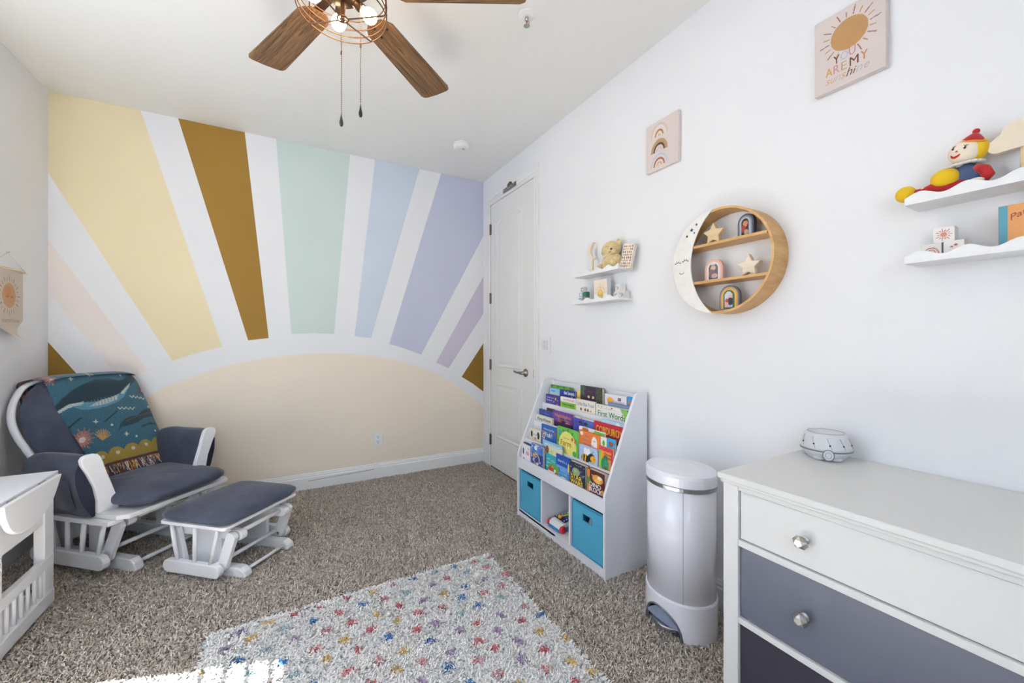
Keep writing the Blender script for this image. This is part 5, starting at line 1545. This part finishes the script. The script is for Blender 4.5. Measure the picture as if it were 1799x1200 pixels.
# blocks under the clown doll
block('white block with pink sun on top of the pair under the clown doll', 1.602, 0.409, 1.4725, 0.0425, f_sun, 3)
block('white block with red rainbow under the clown doll', 1.598, 0.432, 1.4315, 0.0405, f_arch, 2)
block('white block with small pink hearts under the clown doll', 1.596, 0.387, 1.4315, 0.0405, f_heart, -3)
# blocks under the bear
block('white block with grey rings on top of its pile under the plush bear', 1.628, 1.704, 1.4705, 0.041, f_mono, -6)
block('white block with tan leaves under the plush bear', 1.622, 1.712, 1.4295, 0.041, f_leaf, -2)
block('white block with grey circles at the shelf end under the plush bear', 1.622, 1.6675, 1.4295, 0.041, f_mono, 2)
def f_plain(c1, c2):
    def f(p, s):
        p.rect(s * 0.12, s * 0.88, s * 0.12, s * 0.88, c2)
        p.rect(s * 0.28, s * 0.72, s * 0.26, s * 0.74, c1)
    return f
for lab, y, z, c1, c2 in (('small white and navy alphabet block at the bottom of the stack near the door', 1.982, 1.4295, '#E8ECF0', '#5A7898'), ('small tan alphabet block at the bottom of the stack', 1.944, 1.4295, '#B89A80', '#8A6450'),
                          ('small pale blue letter block in the middle of the stack', 1.980, 1.4605, '#EAF0F4', '#7FA6C8'), ('small green block in the middle of the stack', 1.944, 1.4605, '#2F7A60', '#2A6A54'), ('small white and brown letter block topping the stack', 1.964, 1.4915, '#E8E4E4', '#8A5A50')):
    block(lab, 1.588, y, z, 0.0305, f_plain(c1, c2), 0, c1, 'alphabet block stack', name='alphabet_block')

# ---- small sun canvas under the bear
o = thing('mini_sun_canvas', 'small white block canvas with golden sun rays under the plush bear', 'canvas print', (1.600, 1.852, 1.4295), -90)
part('canvas_block', box(0, 0.112, 0, 0.030, 0, 0.120), mat('shaded_white', '#D9D8E0', 0.7), o, bevel=0.001)  # shade on the white block's side is put into this lilac grey
def a_mini(p):
    for k in range(27):
        a = R(k * 180 / 26 - 0)
        p.line((0.055 + 0.032 * math.cos(a), 0.036 + 0.034 * math.sin(a)), (0.055 + 0.095 * math.cos(a), 0.036 + 0.095 * math.sin(a)), 0.0028, '#D2AE7A')
    p.disc(0.055, 0.036, 0.026, '#DDB662', 0.030)
    p.disc(0.052, 0.046, 0.012, '#E8C87C')
panel('print', o, 0.001, 0.111, 0.001, 0.119, -0.0004, 60, 64, '#EFEAE2', a_mini, mat_col('print_matte', 0.7))

# ---- leaning patterned board next to the bear
o = thing('patterned_board', 'cream patterned block board leaning beside the plush bear', 'picture board', (1.612, 1.656, 1.5965), -90)
Mx = Matrix.Translation((0, 0, 0.0)) @ Matrix.Rotation(R(9), 4, 'Y') @ Matrix.Rotation(R(-6), 4, 'X')
b_ = part('board', box(0, 0.082, 0, 0.018, 0, 0.135), mat('board_cream', '#E4DACB', 0.7), o, bevel=0.001)
b_.matrix_local = Mx
def a_pat(p):
    rr = random.Random(4)
    for i in range(5):
        for j in range(8):
            x, z = 0.011 + i * 0.015 + rr.uniform(-.002, .002), 0.012 + j * 0.0155
            c_ = rr.choice(['#B98A4E', '#A0703C', '#7A5A3C', '#C9A878', '#8A4A38'])
            p.ring(x, z, 0.0015, 0.0052, c_, 1.2)
pp = panel('print', b_, 0.001, 0.081, 0.001, 0.134, -0.0005, 44, 72, '#EFE8DC', a_pat, mat_col('print_matte', 0.7))

# ---- wooden moon on a stick
o = thing('wooden_moon', 'pale wooden crescent moon on a stick beside the plush bear', 'ornament', (1.625, 1.893, 1.5965), -90)
part('base', box(-0.024, 0.024, -0.014, 0.014, 0, 0.012), PINE, o, bevel=0.002)
part('stick', tube([(0, 0, 0.010), (0, 0, 0.098)], 0.0055, 8), PINE, o)
cr = arc(0.012, 0.142, 0.050, 75, 285, 24)
a0 = math.degrees(math.atan2(cr[-1][1] - 0.142, cr[-1][0] - 0.040))
cr += [(0.040 + 0.0515 * math.cos(R(a)), 0.142 + 0.0515 * math.sin(R(a))) for a in np.linspace(a0, -a0 - 360 if a0 > 0 else -360 - a0, 20)][1:-1]
part('crescent', prism(cr, -0.011, 0.011, 'y'), mat('cream_wood', '#EADCC8', 0.6), o, bevel=0.001)

# ---- plush bear
FUR = mat('honey_plush', '#D9C08E', 0.95, var=(60, 0.18), bump=(260, 0.8, 0.004), sheen=0.6)
o = thing('plush_bear', 'honey coloured plush bear lying on the upper shelf', 'plush toy', (1.628, 1.735, 1.5965), -90)
part('body', join(sphere((0.006, 0, 0.050), 1, 22, 14, (0.074, 0.038, 0.050)), sphere((-0.070, -0.012, 0.026), 1, 14, 10, (0.036, 0.022, 0.024)), sphere((0.035, -0.024, 0.030), 1, 14, 10, (0.030, 0.020, 0.028)), sphere((-0.035, -0.026, 0.024), 1, 14, 10, (0.034, 0.018, 0.022))), FUR, o, smooth=True)
hd = part('head', join(sphere((0.002, -0.004, 0.122), 1, 26, 18, (0.064, 0.044, 0.047)), sphere((0.040, -0.028, 0.106), 1, 16, 10, (0.028, 0.022, 0.022))), FUR, o, smooth=True)
for x, z in ((-0.066, 0.118), (0.052, 0.152)):
    part('ear', sphere((x, 0.004, z), 1, 14, 10, (0.020, 0.012, 0.021)), FUR, hd, smooth=True)
part('eye', sphere((0.006, -0.044, 0.130), 0.0042, 8, 6), BLACK, hd)
part('nose', sphere((0.050, -0.049, 0.110), 1, 10, 6, (0.007, 0.005, 0.005)), mat('nose_brown', '#5A4030', 0.6), hd)
part('mouth', tube([(0.052, -0.048, 0.098), (0.040, -0.050, 0.094), (0.026, -0.047, 0.096)], 0.0015, 5), mat('stitch_brown', '#9A7A50', 0.9), hd)

# ---- clown doll
o = thing('clown_doll', 'soft clown doll in red blue and yellow reclining on the shelf', 'doll', (1.622, 0.346, 1.6005), -90)
YEL = mat('doll_yellow', '#E2B818', 0.9, bump=(300, 0.3, 0.001), sheen=0.3)
RED = mat('doll_red', '#B02026', 0.9, bump=(300, 0.3, 0.001), sheen=0.3)
BLU = mat('doll_blue', '#46587A', 0.9, bump=(300, 0.3, 0.001))
SKN = mat('doll_cloth', '#EFE0CC', 0.9, bump=(400, 0.2, 0.001))
body = part('torso', join(sphere((-0.002, 0.004, 0.050), 1, 20, 12, (0.026, 0.024, 0.032)), sphere((0.010, 0.004, 0.040), 1, 16, 10, (0.022, 0.022, 0.026))), BLU, o, smooth=True)
part('belly', sphere((-0.041, -0.012, 0.050), 1, 22, 14, (0.030, 0.027, 0.028)), YEL, o, smooth=True)
part('leg', tube([(-0.005, -0.006, 0.024), (-0.035, -0.014, 0.022), (-0.066, -0.016, 0.032), (-0.086, -0.018, 0.026), (-0.108, -0.018, 0.030)], [0.016, 0.016, 0.013, 0.011, 0.009], 12), RED, o, smooth=True)
part('foot', sphere((-0.121, -0.018, 0.0300), 1, 18, 12, (0.024, 0.022, 0.0235)), YEL, o, smooth=True)
part('leg', tube([(-0.005, 0.010, 0.026), (-0.03, 0.014, 0.024), (-0.064, 0.012, 0.030)], [0.015, 0.014, 0.011], 12), RED, o, smooth=True)
ar = part('arm', tube([(0.016, -0.004, 0.062), (0.032, -0.010, 0.050), (0.040, -0.018, 0.032), (0.034, -0.022, 0.022)], [0.012, 0.013, 0.012, 0.009], 12), RED, o, smooth=True)
part('hand', sphere((0.020, -0.026, 0.022), 1, 12, 8, (0.016, 0.009, 0.008)), SKN, ar, smooth=True)
ar = part('arm', tube([(-0.02, 0.002, 0.064), (-0.048, -0.004, 0.046), (-0.072, -0.014, 0.034)], [0.010, 0.010, 0.009], 12), RED, o, smooth=True)
part('hand', sphere((-0.080, -0.020, 0.030), 1, 12, 8, (0.012, 0.008, 0.008)), SKN, ar, smooth=True)
part('ruff', join(*[sphere((0.028 * math.cos(R(a)) - 0.004, 0.022 * math.sin(R(a)) - 0.002, 0.079), 1, 8, 6, (0.009, 0.008, 0.004)) for a in range(0, 360, 24)]), mat('lace_white', '#E8E2DC', 0.9), o)
Mh = Matrix.Translation((-0.003, -0.006, 0.112)) @ Matrix.Rotation(R(14), 4, 'Y')
head = part('head', xform(sphere((0, 0, 0), 1, 26, 18, (0.033, 0.030, 0.033)), Mh), SKN, o, smooth=True)
part('hair', xform(sphere((0.010, 0.008, 0.004), 1, 24, 16, (0.032, 0.030, 0.0335)), Mh), YEL, head, smooth=True)
hat = part('hat', xform(lathe([(0.027, 0.020), (0.024, 0.028), (0.014, 0.040), (0.005, 0.048), (0, 0.050)], 20, (0.006, 0.004, 0)), Mh), RED, head, smooth=True)
part('hat_band', xform(tube([(0.006 + 0.027 * math.cos(2 * math.pi * i / 24), 0.004 + 0.027 * math.sin(2 * math.pi * i / 24), 0.021) for i in range(24)], 0.003, 6, True), Mh), mat('doll_orange', '#D8923A', 0.9), hat, smooth=True)
part('pompom', xform(sphere((0.006, 0.004, 0.052), 0.0075, 12, 8), Mh), RED, hat, smooth=True)
def onface(x, z):
    y = -math.sqrt(max(0, 1 - (x / 0.033) ** 2 - (z / 0.033) ** 2)) * 0.030
    return (x, y - 0.0004, z)
for x in (-0.020, 0.004):
    part('eye', xform(join(sphere(onface(x, 0.004), 1, 10, 6, (0.0028, 0.0016, 0.0034)), *[tube([onface(x, 0.007), onface(x + dx, 0.0125)], 0.0006, 4) for dx in (-0.004, 0, 0.004)]), Mh), mat('doll_eye', '#2A2430', 0.5), head)
part('nose', xform(sphere(onface(-0.010, -0.004), 0.0026, 8, 6), Mh), mat('doll_pink', '#C86A60', 0.8), head)
part('mouth', xform(tube([onface(-0.021, -0.012), onface(-0.017, -0.017), onface(-0.011, -0.018), onface(-0.005, -0.015), onface(-0.002, -0.011)], [0.0012, 0.003, 0.0034, 0.003, 0.0012], 6), Mh), mat('doll_mouth', '#C8381E', 0.8), head, smooth=True)

# ---- cloud on a stick
o = thing('wooden_cloud', 'cream wooden cloud on a stick beside the clown doll', 'ornament', (1.628, 0.252, 1.6005), -90)
part('base', box(-0.03, 0.03, -0.014, 0.014, 0, 0.012), PINE, o, bevel=0.002)
part('stick', tube([(0, 0, 0.010), (0, 0, 0.095)], 0.0055, 8), PINE, o)
cl_ = arc(-0.040, 0.106, 0.020, 130, 285, 10) + [(-0.012, 0.088), (0.02, 0.088)] + arc(0.046, 0.106, 0.019, -100, 70, 10) + arc(0.024, 0.126, 0.022, 10, 100, 8) + arc(-0.008, 0.132, 0.028, 60, 175, 10)
part('cloud', prism(cl_, -0.009, 0.009, 'y'), mat('cloud_cream', '#E6D8C2', 0.6), o, bevel=0.001)

# ---- orange book under the clown doll
o = thing('orange_book', 'orange picture book with teal spine strip under the clown doll', 'book', (1.618, 0.292, 1.4315), -90)
cm = mat('book_orange', '#DD9A58', 0.6)
part('cover', join(box(0, 0.115, 0, 0.002, 0, 0.114), box(0, 0.115, 0.012, 0.014, 0, 0.114), box(0, 0.002, 0.002, 0.012, 0, 0.114)), cm, o)
part('page_block', box(0.002, 0.112, 0.002, 0.012, 0.002, 0.112), PAGES, o)
def a_pb(p):
    p.rect(0, 0.016, 0, 0.12, '#4F93A8')
    for i in range(9):
        for j in range(11):
            p.disc(0.022 + i * 0.0105, 0.006 + j * 0.0105, 0.0008, '#B0B09A')
    p.disc(0.075, 0.035, 0.026, '#C8A080')
panel('cover_picture', o, 0.0005, 0.1145, 0.0005, 0.1135, -0.0004, 70, 70, '#DD9A58', a_pb)
lettering(o, 'Pat', 0.034, 0.080, 0.016, '#8A3A2A', -0.0012, 0.026, rise=0.5, name='title')
lettering(o, 'the Bunny', 0.082, 0.086, 0.013, '#8A3A2A', -0.0012, 0.056, rise=-0.15, name='title')

# ================================================================== PENNANT ON THE LEFT WALL (local x along +Y)
o = thing('sun_pennant', 'cream fabric pennant with sleeping sun hanging on the wall', 'wall hanging', (XL + 0.0008, 3.148, 1.22), 90)
CLO = mat_col('pennant_linen', 0.9, weave=(700, 0.1))
HWp = 0.139
def pen(u, v):
    # v 0 top .. 1 bottom; bottom tapers to a point that curls into the room
    z = 0.352 - v * 0.372
    hw = HWp if z > 0.082 else HWp * max(0.02, (z + 0.02) / 0.102)
    x = (u * 2 - 1) * hw
    y = -0.008 - 0.004 * math.sin(u * 5) - (0.05 * max(0, (0.06 - z) / 0.08) ** 2)
    return (x, y, z)
vf = grid(pen, 60, 80)
pc = part('cloth', vf, CLO, o, smooth=True)
a = np.array(vf[0])
p = Paint(a[:, 0], a[:, 2], '#D8CCBF')
p.rays(0.0, 0.212, 0.082, 0.104, 24, 0.006, ['#B07A62', '#C09078'])
p.disc(0.0, 0.212, 0.066, '#D09E78')
p.disc(-0.012, 0.235, 0.028, '#C8905F')
for cx in (-0.022, 0.026):
    for k in range(9):
        ang = R(200 + k * 17.5)
        p.disc(cx + 0.013 * math.cos(ang), 0.212 + 0.008 * math.sin(ang), 0.0025, '#7A4A3A')
set_col(pc.data, p.c)
lettering(pc, 'sunshine', 0.0, 0.070, 0.022, '#B08070', -0.0145, 0.15, slant=0.3)
part('rod', tube([(-HWp - 0.018, -0.008, 0.354), (HWp + 0.010, -0.008, 0.354)], 0.0055, 10), PINE, o, smooth=True)
part('cord', join(tube([(-HWp - 0.010, -0.009, 0.357), (0, -0.006, 0.440), (HWp + 0.004, -0.009, 0.357)], 0.0011, 5), tube([(HWp + 0.002, -0.009, 0.357), (HWp + 0.016, -0.014, 0.345), (HWp + 0.03, -0.010, 0.342)], 0.0009, 5)), mat('cord_cream', '#D9D2C8', 0.9), o)
part('nail', tube([(0, 0.0, 0.440), (0, -0.012, 0.441)], 0.0018, 6), NICKEL, o)
